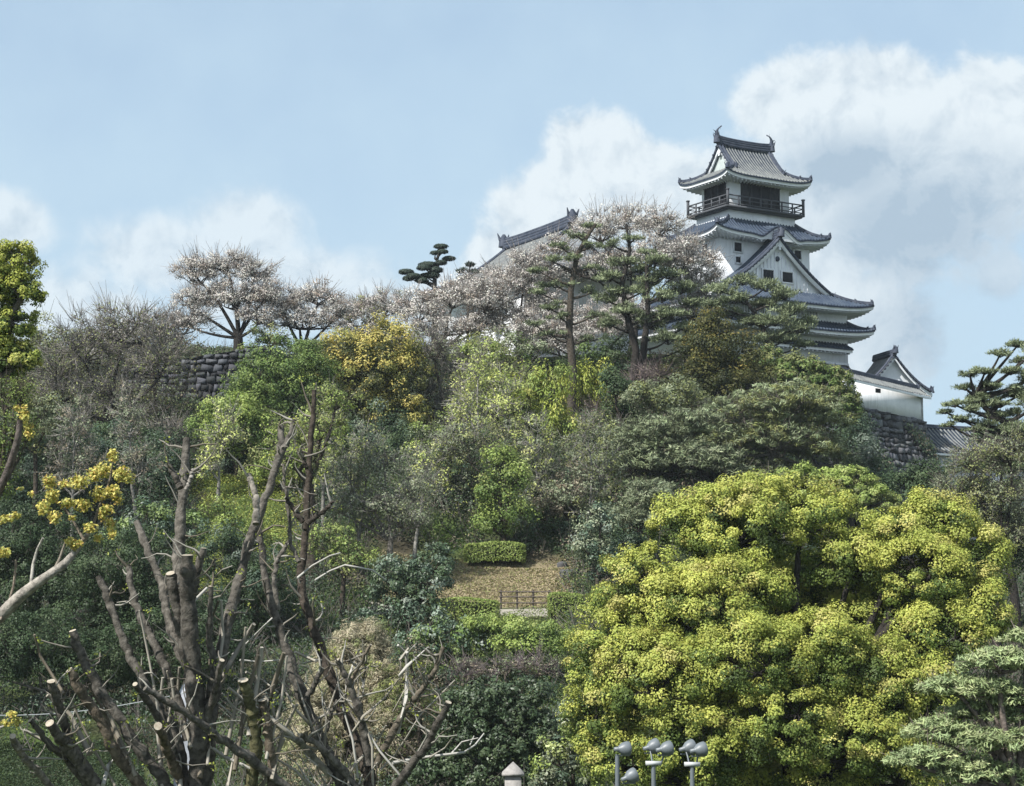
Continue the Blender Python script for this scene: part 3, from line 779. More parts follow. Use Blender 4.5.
# ================================================================ vegetation
BARK = np.array([.085, .072, .058]); DARKBARK = np.array([.045, .04, .036]); GREYBARK = np.array([.17, .155, .135])
def bez(a, b, c, n=8):
    t = np.linspace(0, 1, n)[:, None]; return (1 - t) ** 2 * a + 2 * t * (1 - t) * b + t * t * c
def pick(pal, n, r):
    cols = np.array([p[0] for p in pal], float); wt = np.array([p[1] for p in pal], float); wt /= wt.sum()
    return cols[r.choice(len(pal), n, p=wt)]
def sph(n, r, zmin=-1.):
    z = r.uniform(zmin, 1, n); a = r.uniform(0, 2 * math.pi, n); q = np.sqrt(1 - z * z)
    return np.stack([q * np.cos(a), q * np.sin(a), z], -1)

KINDS = dict(
    broad=dict(leaf=3.0, asp=.6, clump=10, lpc=90, dens=1.0, inner=.2, twigs=0, zmin=-.55, flat=.8, mat=M_LEAF),
    dense=dict(leaf=2.5, asp=.62, clump=10.5, lpc=140, dens=1.25, inner=.22, twigs=0, zmin=-.6, flat=.85, mat=M_LEAF),
    loose=dict(leaf=2.6, asp=.55, clump=9, lpc=58, dens=1.15, inner=.4, twigs=3, zmin=-.7, flat=.7, mat=M_LEAF),
    gloss=dict(leaf=3.0, asp=.55, clump=8.5, lpc=75, dens=1.1, inner=.2, twigs=0, zmin=-.6, flat=.85, mat=M_GLOSS),
    cherry=dict(leaf=1.6, asp=.75, clump=8, lpc=46, dens=1.8, inner=.4, twigs=8, zmin=-.35, flat=.55, mat=M_PETAL),
    bare=dict(leaf=2.2, asp=.6, clump=10, lpc=8, dens=1.5, inner=.5, twigs=9, zmin=-.6, flat=.8, mat=M_LEAF),
    pine=dict(leaf=5.5, asp=.17, clump=7, lpc=44, dens=1.5, inner=.3, twigs=1, zmin=-.15, flat=.45, mat=M_NEEDLE),
    willow=dict(leaf=3.8, asp=.34, clump=8, lpc=60, dens=1.3, inner=.3, twigs=1, zmin=-.6, flat=1.2, mat=M_LEAF),
)
def plant(kind, name, label, D, lobes, pal, cat='tree', group=None, new=None, newf=.0, trunk=None, tr=None, bark=BARK,
          seed=0, scale=1.0, crown='crown', forkpy=None, limbs=True, hubs=5, twigcol=None, **kw):
    """lobes: (px, py, rx, ry[, dD]) as seen in the photograph; every lobe gets its own distance and depth"""
    k = dict(KINDS[kind]); k.update(kw); r = np.random.default_rng(1000 + seed + int(D * 10) + int(lobes[0][0] * 7) + int(lobes[0][1] * 13))
    m0 = pxm(D) * scale
    L = []
    for q in lobes:
        if 60 < D < 115 and kind not in ('cherry', 'bare') and cat == 'tree': q = (q[0], q[1], q[2] * 1.14, q[3] * 1.12) + tuple(q[4:])
        dd = q[4] if len(q) > 4 else r.uniform(-.35, .35) * q[2] * m0
        c = at(q[0], q[1], D + dd); L.append((c, np.array([q[2] * m0, .85 * (q[2] + q[3]) / 2 * m0, q[3] * m0])))
    Cs = np.array([l[0] for l in L]); base_x = Cs[:, 0].mean() if trunk is None else at(trunk, 600, D)[0]
    base = np.array([base_x, D, float(terr(base_x, D)) - .3])
    zlow = min(l[0][2] - l[1][2] * .5 for l in L); ztop = max(l[0][2] + l[1][2] for l in L)
    if forkpy is not None: fz = at(0, forkpy, D)[2]
    else: fz = max(base[2] + .25 * (ztop - base[2]), zlow - .12 * (ztop - zlow))
    fz = max(fz, base[2] + .4)
    fork = np.array([base_x * .7 + Cs[:, 0].mean() * .3 + r.uniform(-.2, .2), D + r.uniform(-.2, .2), fz])
    R0 = tr if tr else max(.06, .03 * (ztop - base[2]))
    wood = MB(); leaf = MB()
    wcol = np.array(bark) * r.uniform(.85, 1.15)
    if limbs:
        mid = (base + fork) / 2 + r.normal(size=3) * [.12, .12, 0] * (fork[2] - base[2]) * .35
        wood.tube(bez(base, mid, fork, 9), np.linspace(R0 * 1.25, R0 * .8, 9), 8, col=wcol)
    rc0 = k['clump'] * m0
    for c, rad in L:
        A = rad[0] * rad[2] / (m0 * m0)
        n = max(6, int(k['dens'] * A / k['clump'] ** 2 * 4.4))
        dr = sph(n, r, k['zmin']); ins = r.random(n) < k['inner']
        rr = np.where(ins, r.uniform(.25, .75, n), r.uniform(.78, 1.04, n))
        # uneven outline: low-frequency lumps
        ph = r.uniform(0, 6, 6); lump = 1 + .13 * np.sin(dr[:, 0] * 4 + ph[0]) * np.sin(dr[:, 2] * 5 + ph[1]) + .10 * np.sin(dr[:, 1] * 7 + ph[2] + dr[:, 2] * 6)
        P = c + dr * rad * (rr * lump)[:, None]
        rc = rc0 * r.uniform(.65, 1.3, n)
        # wood inside
        if limbs:
            hub = c - [0, 0, rad[2] * .45]
            ctrl = fork * .45 + hub * .55; ctrl[2] = fork[2] * .35 + hub[2] * .65; ctrl = ctrl + r.normal(size=3) * .08 * np.linalg.norm(hub - fork)
            frac = np.clip(rad[0] / (Cs[:, 0].ptp() / 2 + rad[0]) if len(L) > 1 else 1, .35, .8)
            rl = R0 * .55 * frac + .02
            wood.tube(bez(fork, ctrl, hub, 9), np.linspace(rl * 1.2, rl * .6, 9), 6, col=wcol)
            hn = hubs; hd = sph(hn, r, -.1); HP = hub + hd * rad * .62 + [0, 0, rad[2] * .12]
            for h in HP:
                md = (hub + h) / 2 + r.normal(size=3) * .10 * rad
                wood.tube(bez(hub, md, h, 6), np.linspace(rl * .62, rl * .22, 6), 5, col=wcol)
            nb = np.argmin(((P[:, None] - HP[None]) ** 2).sum(2), 1)
            far = r.random(n) < .75
            a = HP[nb][far]; b = P[far]; mdp = (a + b) / 2 + r.normal(size=a.shape) * .12 * np.linalg.norm(b - a, axis=1, keepdims=True)
            rt = max(rl * .2, .012)
            wood.segs(a, mdp, rt, rt * .75, np.tile(wcol, (len(a), 1))); wood.segs(mdp, b, rt * .75, rt * .4, np.tile(wcol, (len(a), 1)))
        if k['twigs']:
            tn = k['twigs']; a = np.repeat(P - dr * rc[:, None] * .6, tn, 0); dd = np.repeat(dr, tn, 0) * .7 + sph(n * tn, r) * .8 + [0, 0, .25]
            b = a + dd * np.repeat(rc, tn)[:, None] * r.uniform(.7, 1.7, (n * tn, 1))
            tw = np.array(twigcol if twigcol is not None else wcol * 1.25)
            tc_ = np.tile(tw, (len(a), 1)) * r.uniform(.7, 1.3, (len(a), 1))
            wood.segs(a, b, max(.009, .27 * m0), max(.004, .13 * m0), tc_)
        lp = k['lpc']; N_ = n * lp
        off = sph(N_, r) * (r.uniform(.25, 1.0, N_) ** .6)[:, None] * [1, 1, k['flat']]
        LP = np.repeat(P, lp, 0) + off * np.repeat(rc, lp)[:, None]
        drr = np.repeat(dr, lp, 0)
        Nn = .45 * drr + 1.15 * off + r.normal(size=(N_, 3)) * .38 + [0, 0, .35]
        cc = pick(pal, n, r) * r.uniform(.78, 1.22, (n, 1)); col = np.repeat(cc, lp, 0)
        if new is not None:
            pn = np.clip((dr[:, 2] * .55 + .62 + r.normal(size=n) * .25), 0, 1) * newf * 1.4 * (rr > .7)
            sel = np.repeat(pn, lp) > r.uniform(.42, .68, N_) - .3 * off[:, 2]
            nc = np.repeat(pick(new, n, r) * r.uniform(.85, 1.15, (n, 1)), lp, 0); col = np.where(sel[:, None], nc, col)
        if 60 < D < 126 and kind != 'cherry' and group != 'shade trees at lower left': col = col * 1.22  # slope leaves coloured lighter in place of brighter, hazier light; shade group left dark
        col = col * r.uniform(.84, 1.16, (N_, 1)) * r.uniform(.95, 1.05, (N_, 3))
        sz = k['leaf'] * m0 * r.uniform(.6, 1.3, N_)
        T = None
        if kind == 'pine': T = off * [1, 1, .6] + r.normal(size=(N_, 3)) * .35 + [0, 0, .55]; Nn = r.normal(size=(N_, 3)) * .7 + off + [0, 0, 1.1]
        if kind == 'willow': T = r.normal(size=(N_, 3)) * .35 + [0, 0, -1]
        if name.startswith('bamboo'): T = r.normal(size=(N_, 3)) * .4 + [0, 0, -.7]
        leaf.leaves(LP, Nn, sz, sz * k['asp'], col, r, T=T)
    root = empty(name, (base[0], base[1], base[2] + .3))
    tag(root, label, cat, group)
    off_ = np.array([base[0], base[1], base[2] + .3])
    for mb, nm, mt in ((wood, 'trunk' if cat == 'tree' else 'stem', M_BARK), (leaf, crown, k['mat'])):
        if not mb.v: continue
        mb.v = [v - off_ for v in mb.v]; mb.build(nm, mt, root)
    return root

# palettes (base leaf colours, before the lift on the slope)
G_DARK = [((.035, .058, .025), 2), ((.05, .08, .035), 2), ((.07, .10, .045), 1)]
G_MID = [((.10, .15, .04), 2), ((.14, .19, .055), 1), ((.07, .11, .035), 1)]
G_OLIVE = [((.16, .18, .065), 2), ((.12, .135, .055), 2), ((.21, .22, .09), 1)]
G_GREY = [((.165, .19, .115), 2), ((.125, .145, .085), 2), ((.22, .25, .16), 1)]
G_PINE = [((.19, .225, .125), 2), ((.145, .175, .095), 2), ((.25, .29, .17), 1)]
G_YEL = [((.33, .36, .07), 2), ((.25, .29, .06), 2), ((.40, .40, .11), 1)]
G_LIGHT = [((.22, .28, .07), 2), ((.16, .21, .055), 2), ((.28, .33, .11), 1)]
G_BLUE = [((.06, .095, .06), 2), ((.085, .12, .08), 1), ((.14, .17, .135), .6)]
NEW_C = [((.41, .43, .10), 2), ((.34, .38, .085), 3), ((.46, .44, .14), .7)]
GOLD = [((.40, .34, .10), 2), ((.32, .29, .08), 2), ((.20, .21, .06), 1.6)]
PETAL = [((.62, .595, .55), 3), ((.54, .51, .46), 2), ((.69, .67, .63), 1), ((.34, .28, .23), 1)]
BROWN = [((.19, .16, .115), 2), ((.14, .12, .085), 2), ((.25, .22, .16), 1)]
TWG = (.27, .25, .23)
SKY_G = 'cherry trees past full bloom along the skyline'

# ---- skyline, left to right
plant('bare', 'cherry_tree', 'sparse cherry tree with dark crooked limbs and grey twigs, left of the stone retaining wall', 100,
      [(85, 345, 42, 38), (125, 330, 48, 30), (62, 385, 38, 40), (110, 400, 45, 42), (160, 360, 36, 40)], G_OLIVE, twigcol=TWG, trunk=112, tr=.3, bark=DARKBARK, lpc=9, leaf=2.3, hubs=8, group=SKY_G)
plant('cherry', 'cherry_tree', 'pale cherry tree with thin blossom between the sparse one and the tall round one', 106,
      [(150, 335, 38, 26), (185, 325, 30, 20), (120, 350, 36, 22)], PETAL, twigcol=TWG, trunk=150, tr=.2, bark=BARK, lpc=22, group=SKY_G)
plant('cherry', 'cherry_tree', 'tall round-topped cherry tree with a dark forked trunk above the stone retaining wall', 117,
      [(202, 275, 30, 20), (228, 264, 30, 14), (252, 275, 24, 16), (262, 295, 22, 20), (196, 302, 26, 18), (235, 300, 36, 20), (258, 318, 22, 14), (190, 322, 20, 12)], PETAL, twigcol=(.36, .33, .31), trunk=234, tr=.38, bark=DARKBARK, forkpy=338, hubs=7, group=SKY_G)
plant('cherry', 'cherry_tree', 'low wide cherry tree with leaning dark limbs right of the tall round-topped one', 118,
      [(285, 305, 28, 18), (318, 298, 28, 16), (300, 322, 42, 16), (335, 312, 18, 14)], PETAL, twigcol=(.36, .33, .31), trunk=300, tr=.3, bark=DARKBARK, forkpy=350, hubs=7, group=SKY_G)
plant('cherry', 'cherry_tree', 'pale cherry tree with greenish young leaves below the cloud-pruned pine', 123,
      [(355, 318, 30, 20), (385, 308, 32, 18), (370, 335, 40, 16)], PETAL + [((.22, .25, .10), 2)], twigcol=(.36, .33, .31), trunk=372, tr=.25, forkpy=360, group=SKY_G)
plant('cherry', 'cherry_tree', 'wide pinkish cherry tree right of the cloud-pruned pine in front of the hall', 119,
      [(420, 312, 30, 22), (452, 300, 34, 20), (485, 300, 28, 22), (440, 330, 44, 16), (480, 325, 30, 18)], PETAL, twigcol=(.36, .33, .31), trunk=440, tr=.3, bark=BARK, forkpy=352, hubs=7, group=SKY_G)
plant('cherry', 'cherry_tree', 'dense blossom cherry tree covering the left eave of the palace hall', 121,
      [(510, 290, 32, 22), (540, 280, 26, 20), (500, 318, 36, 20), (545, 310, 30, 24), (468, 288, 22, 12), (528, 262, 24, 12), (556, 250, 22, 14), (500, 274, 20, 10)], PETAL, twigcol=(.36, .33, .31), trunk=520, tr=.3, forkpy=350, hubs=7, group=SKY_G)
plant('cherry', 'cherry_tree', 'tall grey-pink cherry tree crown rising behind the tall pines', 123,
      [(600, 232, 26, 22), (630, 222, 26, 17), (660, 228, 26, 18), (600, 270, 36, 28), (650, 258, 34, 24), (682, 262, 22, 26)], PETAL, twigcol=(.36, .33, .31), trunk=632, tr=.32, bark=DARKBARK, forkpy=330, hubs=8, group=SKY_G)
plant('cherry', 'cherry_tree', 'blossom cherry tree low between the tall pines, in front of the hall wall', 118,
      [(590, 330, 40, 26), (560, 345, 34, 24), (625, 320, 34, 28), (540, 330, 30, 20)], PETAL, twigcol=(.36, .33, .31), trunk=590, tr=.25, forkpy=370, group=SKY_G)
plant('cherry', 'cherry_tree', 'small cherry tree with blossom against the left roof slope of the keep', 125,
      [(690, 285, 24, 22), (672, 262, 18, 16), (705, 300, 20, 16), (680, 310, 22, 14), (702, 262, 20, 14), (690, 244, 16, 10), (712, 280, 14, 12)], PETAL, twigcol=(.36, .33, .31), trunk=690, tr=.18, forkpy=325, group=SKY_G)
plant('loose', 'broadleaf_tree', 'hazy olive tree filling the gap under the cherries left of the stone wall', 106,
      [(60, 400, 45, 45), (110, 420, 45, 45), (25, 380, 35, 40), (165, 395, 30, 30)], G_OLIVE + G_GREY, trunk=70, lpc=16)

# cloud-pruned pine
def cloud_pine():
    D = 127; r = np.random.default_rng(5); m0 = pxm(D); wood = MB(); leaf = MB()
    pads = [(441, 245.5, 8, 2.6), (435, 252, 5.5, 2.2), (443, 252.5, 6, 2.4), (428, 264, 11, 3.4), (441, 263, 7, 2.6), (449, 258.5, 7.5, 2.6), (424, 268.5, 8, 3), (436, 270, 8, 3.6), (432, 275, 9, 3.6),
            (406, 271, 8.5, 3.2), (414, 277, 8, 3.4), (422, 281, 7.5, 3.2), (408, 278, 6, 3), (425, 275, 6, 3)]
    b = at(434.5, 306, D); b[2] = terr(b[0], D); pts = [b, at(434.5, 300, D), at(434.5, 285, D), at(435, 270, D), at(438, 256, D), at(441, 247, D)]
    wood.tube(pts, [.24, .2, .17, .14, .1, .05], 7, col=DARKBARK)
    for (x, y, a, h) in pads:
        c = at(x, y, D) + [0, r.uniform(-.4, .4), 0]; j = at(435, min(300, y + 7), D); wood.tube(bez(j, (j + c) / 2 + [0, 0, -.1], c, 6), [.08, .07, .06, .05, .04, .03], 5, col=DARKBARK)
        n = int(a * h * 34); d = sph(n, r); P = c + d * np.array([a, a * .8, h]) * m0 * r.uniform(.45, 1, (n, 1))
        P[:, 2] = np.maximum(P[:, 2], c[2] - h * m0 * .45)
        col = pick([((.04, .058, .042), 2), ((.028, .042, .032), 2)], n, r)
        leaf.leaves(P, d + [0, 0, .5], .26, .09, col, r, T=d * .6 + [0, 0, .7] + r.normal(size=(n, 3)) * .3)
    root = empty('pine_tree', b); tag(root, 'dark cloud-pruned pine with flat separate foliage pads standing on the skyline', 'tree')
    for mb, nm, mt in ((wood, 'trunk', M_BARK), (leaf, 'crown', M_NEEDLE)):
        mb.v = [v - b for v in mb.v]; mb.build(nm, mt, root)
cloud_pine()

# tall open pine in front of the hall
def tall_pine(name, label, D, stem, tiers, r0, pal, seed, group=None, nd=1.0, needle=5.5, bark=BARK, bough=.045):
    """stem: [(px,py)] bottom to top; tiers: (px, py, rx, ry) foliage pads reached by boughs from the stem"""
    r = np.random.default_rng(seed); m0 = pxm(D); wood = MB(); leaf = MB()
    pts = [at(x, y, D) for x, y in stem]; b = pts[0].copy(); b[2] = float(terr(b[0], D)) - .2; pts = [b] + pts if pts[0][2] > b[2] + .2 else pts
    pts = np.array(pts); rad = np.linspace(r0, r0 * .25, len(pts)); wood.tube(pts, rad, 8, col=bark)
    for (x, y, a, h) in tiers:
        dd = r.uniform(-1, 1) * a * m0 * .6; c = at(x, y, D + dd)
        zz = pts[:, 2]; tz = c[2] - .3 * abs(c[0] - np.interp(c[2], zz, pts[:, 0])) - .1; tz = np.clip(tz, zz[1] if len(zz) > 2 else zz[0], zz[-1])
        j = np.array([np.interp(tz, zz, pts[:, i]) for i in (0, 1, 2)])
        mid = (j + c) / 2 + [0, 0, -.12 * np.linalg.norm(c - j)] + r.normal(size=3) * .05 * np.linalg.norm(c - j)
        wood.tube(bez(j, mid, c, 8), np.linspace(bough * 2.2, bough * .8, 8), 5, col=bark)
        nt = max(5, int(a * h / 14 * nd)); d = sph(nt, r, -.3); P = c + d * np.array([a, a * .8, h]) * m0 * r.uniform(.3, 1, (nt, 1))
        wood.segs(np.tile(c - [0, 0, h * m0 * .5], (nt, 1)), P, bough * .55, .012, np.tile(bark, (nt, 1)))
        q = 60; off = sph(nt * q, r, -.5) * r.uniform(.2, 1, (nt * q, 1)); rc = min(h, 7) * m0
        LP = np.repeat(P, q, 0) + off * [1.2, 1.2, .6] * rc
        col = np.repeat(pick(pal, nt, r) * r.uniform(.8, 1.2, (nt, 1)), q, 0) * r.uniform(.75, 1.25, (nt * q, 1))
        leaf.leaves(LP, r.normal(size=(nt * q, 3)) + [0, 0, .8], needle * m0 * r.uniform(.6, 1.2, nt * q), needle * m0 * .17, col, r, T=off + [0, 0, .6] + r.normal(size=off.shape) * .3)
    root = empty(name, pts[0]); tag(root, label, 'tree', group); o = pts[0].copy()
    for mb, nm, mt in ((wood, 'trunk', M_BARK), (leaf, 'crown', M_NEEDLE)):
        mb.v = [v - o for v in mb.v]; mb.build(nm, mt, root)
    return root
tall_pine('pine_tree', 'tall slender pine with open flat boughs and long bare trunk', 108,
          [(570, 440), (571, 415), (573, 370), (569, 330), (571, 290), (577, 255), (590, 232), (596, 224)],
          [(590, 226, 16, 5), (575, 235, 14, 5), (560, 246, 13, 5), (592, 246, 14, 5), (553, 262, 14, 6), (540, 272, 12, 5), (590, 268, 13, 5), (556, 285, 17, 6), (540, 293, 13, 5), (592, 292, 14, 5),
           (548, 308, 17, 6), (560, 318, 14, 5), (594, 315, 15, 5), (535, 325, 13, 5), (552, 335, 15, 5), (590, 338, 15, 5), (575, 258, 10, 4)], .34, G_PINE, 31)
tall_pine('pine_tree', 'tall dark pine with two-toned crown, left trunk of the pair in front of the keep', 113,
          [(634, 372), (636, 350), (628, 320), (622, 285), (630, 250), (626, 225)],
          [(625, 262, 16, 8), (610, 278, 15, 9), (640, 270, 15, 9), (622, 292, 18, 10), (606, 300, 14, 8), (642, 292, 12, 8), (625, 312, 20, 10), (645, 318, 14, 9), (612, 245, 12, 6), (634, 240, 10, 5), (610, 325, 14, 8)], .34, G_PINE, 33, nd=1.3, bark=DARKBARK)
tall_pine('pine_tree', 'tall dark pine with a bushy lower crown, right one of the pair before the keep', 112,
          [(642, 372), (644, 345), (648, 315), (647, 280), (646, 250)],
          [(655, 262, 15, 7), (668, 275, 15, 9), (650, 282, 13, 8), (680, 290, 17, 9), (662, 298, 17, 10), (690, 305, 14, 8), (672, 315, 18, 10), (655, 325, 17, 10), (685, 328, 16, 9), (668, 340, 18, 10), (690, 345, 14, 9), (646, 252, 9, 5)], .34, G_PINE, 34, nd=1.5, bark=DARKBARK)
tall_pine('pine_tree', 'spreading grey-green pine hiding the lower left roofs of the keep', 121,
          [(768, 365), (770, 345), (760, 320), (745, 300), (730, 290)],
          [(720, 290, 18, 7), (742, 282, 20, 7), (765, 288, 18, 8), (785, 296, 18, 9), (735, 300, 18, 8), (760, 305, 20, 9), (790, 312, 18, 9), (715, 305, 14, 7), (775, 322, 20, 9), (798, 330, 17, 8), (750, 322, 18, 8),
           (785, 340, 18, 8), (805, 345, 14, 6), (730, 315, 15, 8), (765, 340, 18, 8), (808, 322, 10, 6)], .28, G_PINE, 35, nd=1.6, bark=DARKBARK)
tall_pine('pine_tree', 'small ragged pine poking up at the foot of the hall roof', 125,
          [(468, 300), (469, 280), (470, 266)], [(470, 265, 6, 2.5), (463, 272, 8, 3), (476, 273, 7, 3), (466, 280, 9, 4), (478, 283, 8, 4)], .12, [((.05, .07, .05), 1)], 36)

# ---- second rank on the slope
plant('dense', 'golden_tree', 'round tree with golden yellow-green new leaves in the middle of the slope', 103,
      [(352, 352, 26, 24), (385, 345, 30, 22), (345, 380, 22, 26), (378, 378, 34, 30), (405, 375, 20, 28), (365, 410, 34, 30), (400, 420, 26, 34)], [((.05, .06, .02), 2), ((.075, .08, .025), 2)], new=GOLD, newf=.62, trunk=378, tr=.3, bark=DARKBARK)
plant('dense', 'broadleaf_tree', 'fresh mid-green rounded tree left of the golden tree', 101,
      [(268, 378, 30, 24), (300, 368, 28, 22), (245, 398, 18, 22), (290, 398, 34, 24), (318, 392, 18, 26)], G_MID, new=G_LIGHT, newf=.3, trunk=288)
plant('dense', 'broadleaf_tree', 'light green bushy tree leaning below the stone retaining wall', 96,
      [(232, 415, 26, 22), (258, 430, 26, 20), (215, 440, 22, 16), (250, 450, 24, 14), (200, 425, 14, 14)], G_MID, new=G_LIGHT, newf=.75, trunk=240)
plant('bare', 'bare_tree', 'grey leafless thicket tree right of the golden tree', 105,
      [(435, 350, 28, 24), (460, 370, 28, 26), (430, 395, 28, 28), (455, 415, 30, 28)], BROWN + G_GREY, twigcol=TWG, trunk=445, lpc=10, dens=1.3)
plant('loose', 'broadleaf_tree', 'thin tree with sprays of yellow-green leaves among grey twigs in mid slope', 103,
      [(490, 358, 28, 24), (515, 380, 28, 26), (480, 395, 28, 26), (505, 420, 32, 26)], G_OLIVE + G_LIGHT, twigcol=TWG, trunk=500, newf=.3, new=G_YEL)
plant('willow', 'broadleaf_tree', 'bright yellow-green feathery tree right behind the long bare pine trunk', 109.5,
      [(592, 382, 22, 18), (602, 400, 22, 20), (575, 395, 18, 18)], G_YEL, trunk=592, tr=.12)
plant('willow', 'broadleaf_tree', 'bright yellow-green feathery tree left of and below the long bare pine trunk', 101,
      [(552, 385, 20, 18), (540, 405, 22, 20), (556, 425, 20, 22), (538, 435, 20, 20), (560, 450, 18, 14)], G_YEL + G_LIGHT, trunk=548, tr=.12)
plant('dense', 'dark_bush', 'dark conical evergreen bush right of the bright feathery tree', 102,
      [(615, 385, 16, 22), (622, 405, 18, 18)], G_DARK, trunk=617, cat='bush', crown='foliage')
plant('bare', 'bare_bush', 'purple-brown leafless scrub beneath the tall pine pair', 106,
      [(640, 385, 26, 16), (660, 375, 26, 14), (600, 420, 26, 22), (640, 405, 24, 16)], BROWN, twigcol=(.19, .15, .145), lpc=8, dens=1.2, trunk=640, cat='bush', crown='foliage')
plant('dense', 'conifer_tree', 'dark olive conifer with drooping clumps left below the keep', 108,
      [(715, 335, 22, 18), (700, 355, 26, 20), (735, 355, 24, 20), (690, 380, 28, 20), (722, 382, 34, 22), (750, 378, 20, 18), (715, 320, 14, 10)], [((.05, .055, .015), 2), ((.075, .075, .02), 2), ((.03, .04, .015), 1)], new=[((.16, .13, .035), 1)], newf=.3, trunk=715, tr=.28, bark=DARKBARK)
plant('broad', 'broadleaf_tree', 'broad mid-green tree directly under the right corner of the keep', 114,
      [(770, 368, 26, 18), (800, 375, 28, 18), (828, 385, 22, 18), (780, 395, 36, 20), (820, 410, 30, 24), (845, 405, 14, 18)], G_MID, new=G_OLIVE, newf=.5, trunk=800, leaf=2.8, clump=6)
plant('pine', 'pine_tree', 'wide grey-green pine with spreading pale limbs in front of the stone base', 98,
      [(745, 415, 38, 20), (790, 405, 42, 20), (822, 420, 26, 20), (730, 445, 36, 22), (780, 445, 46, 24), (818, 455, 30, 22), (760, 478, 40, 18), (800, 485, 34, 14)], G_PINE + G_OLIVE, trunk=768, tr=.26, bark=GREYBARK, twigs=2)
plant('pine', 'pine_tree', 'grey-green pine with soft rounded crown left of the wide pine', 94,
      [(650, 440, 32, 20), (690, 430, 34, 20), (630, 465, 30, 22), (675, 465, 42, 24), (715, 470, 30, 24), (640, 500, 34, 22), (690, 500, 40, 24), (725, 505, 26, 22)], G_PINE + G_GREY, trunk=690, tr=.26, bark=DARKBARK, twigs=2)
plant('loose', 'broadleaf_tree', 'grey-green twiggy tree above the dark hollow left of the pines', 97,
      [(610, 440, 26, 22), (585, 470, 30, 24), (620, 490, 26, 22), (560, 455, 22, 20), (595, 510, 28, 18)], G_GREY + G_OLIVE, twigcol=TWG, trunk=600)
plant('broad', 'broadleaf_tree', 'low yellowish-green tree just behind the top of the big bright tree', 76,
      [(800, 482, 30, 14), (840, 485, 34, 16), (870, 500, 26, 14), (820, 505, 40, 18)], G_OLIVE, new=G_LIGHT, newf=.7, trunk=830, leaf=2.8, clump=6)
plant('loose', 'broadleaf_tree', 'mixed olive tree with visible limbs in the centre of the slope', 92,
      [(470, 450, 32, 26), (510, 450, 30, 26), (545, 470, 28, 26), (490, 485, 34, 24), (530, 500, 30, 20), (445, 475, 26, 26)], G_OLIVE + G_GREY + G_DARK, twigcol=TWG, trunk=500, lpc=30)
plant('dense', 'broadleaf_tree', 'small fresh green sapling before the dark hollow', 88,
      [(500, 462, 16, 14), (512, 478, 18, 14), (496, 490, 18, 12), (508, 508, 20, 16), (492, 522, 18, 14)], G_MID, new=G_LIGHT, newf=.6, trunk=504)
plant('loose', 'broadleaf_tree', 'pale grey-green tree with crooked grey limbs above the clipped path hedges', 84,
      [(350, 470, 26, 22), (385, 462, 28, 22), (415, 490, 26, 20), (375, 500, 34, 22), (345, 505, 22, 20), (405, 520, 28, 18)], G_GREY + [((.2, .22, .15), 1)], twigcol=(.3, .29, .27), trunk=390, tr=.16, bark=GREYBARK, lpc=26)
plant('loose', 'broadleaf_tree', 'thin olive tree with feathery sprays behind the tall dark pruned stem', 82,
      [(320, 430, 26, 26), (300, 460, 24, 22), (335, 400, 18, 20), (285, 440, 20, 20)], G_OLIVE + G_LIGHT, twigcol=TWG, trunk=312)
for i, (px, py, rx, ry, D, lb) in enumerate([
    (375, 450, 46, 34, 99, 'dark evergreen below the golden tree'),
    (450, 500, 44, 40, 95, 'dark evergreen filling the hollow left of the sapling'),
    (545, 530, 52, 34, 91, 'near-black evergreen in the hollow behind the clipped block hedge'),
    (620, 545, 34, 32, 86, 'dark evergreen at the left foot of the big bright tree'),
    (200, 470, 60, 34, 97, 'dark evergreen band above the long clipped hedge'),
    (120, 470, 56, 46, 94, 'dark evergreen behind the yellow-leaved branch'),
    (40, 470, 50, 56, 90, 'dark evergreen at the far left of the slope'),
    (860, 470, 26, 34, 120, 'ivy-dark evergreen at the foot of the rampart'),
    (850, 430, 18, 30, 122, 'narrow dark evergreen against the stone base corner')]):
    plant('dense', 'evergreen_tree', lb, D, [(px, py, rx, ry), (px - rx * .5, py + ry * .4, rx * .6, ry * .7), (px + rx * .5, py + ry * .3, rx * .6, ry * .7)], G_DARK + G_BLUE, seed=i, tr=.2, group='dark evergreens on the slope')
plant('bare', 'bare_bush', 'grey-brown twiggy scrub on the left slope below the retaining wall', 98,
      [(170, 440, 36, 26), (210, 460, 32, 18), (150, 480, 40, 22), (100, 455, 30, 24)], BROWN + G_GREY, twigcol=TWG, lpc=14, dens=1.4, trunk=170, cat='bush', crown='foliage')

# ---- lower left shade trees
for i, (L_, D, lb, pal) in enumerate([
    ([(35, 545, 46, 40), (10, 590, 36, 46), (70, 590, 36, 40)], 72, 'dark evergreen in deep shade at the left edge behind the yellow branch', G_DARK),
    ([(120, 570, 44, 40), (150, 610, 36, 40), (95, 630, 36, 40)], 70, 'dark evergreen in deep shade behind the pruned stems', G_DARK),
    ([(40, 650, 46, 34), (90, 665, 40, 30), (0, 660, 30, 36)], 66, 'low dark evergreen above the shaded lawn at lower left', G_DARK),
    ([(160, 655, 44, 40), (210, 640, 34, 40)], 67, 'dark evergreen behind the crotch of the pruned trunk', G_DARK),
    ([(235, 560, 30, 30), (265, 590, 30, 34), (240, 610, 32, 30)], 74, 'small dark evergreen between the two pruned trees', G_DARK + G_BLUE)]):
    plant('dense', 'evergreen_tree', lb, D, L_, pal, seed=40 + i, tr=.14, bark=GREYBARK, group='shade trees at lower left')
plant('gloss', 'camellia_bush', 'blue-green glossy bush behind the left pruned stems', 76, [(150, 520, 30, 20), (185, 530, 26, 20), (125, 540, 26, 20)], G_BLUE + G_MID, cat='bush', crown='foliage', trunk=155)
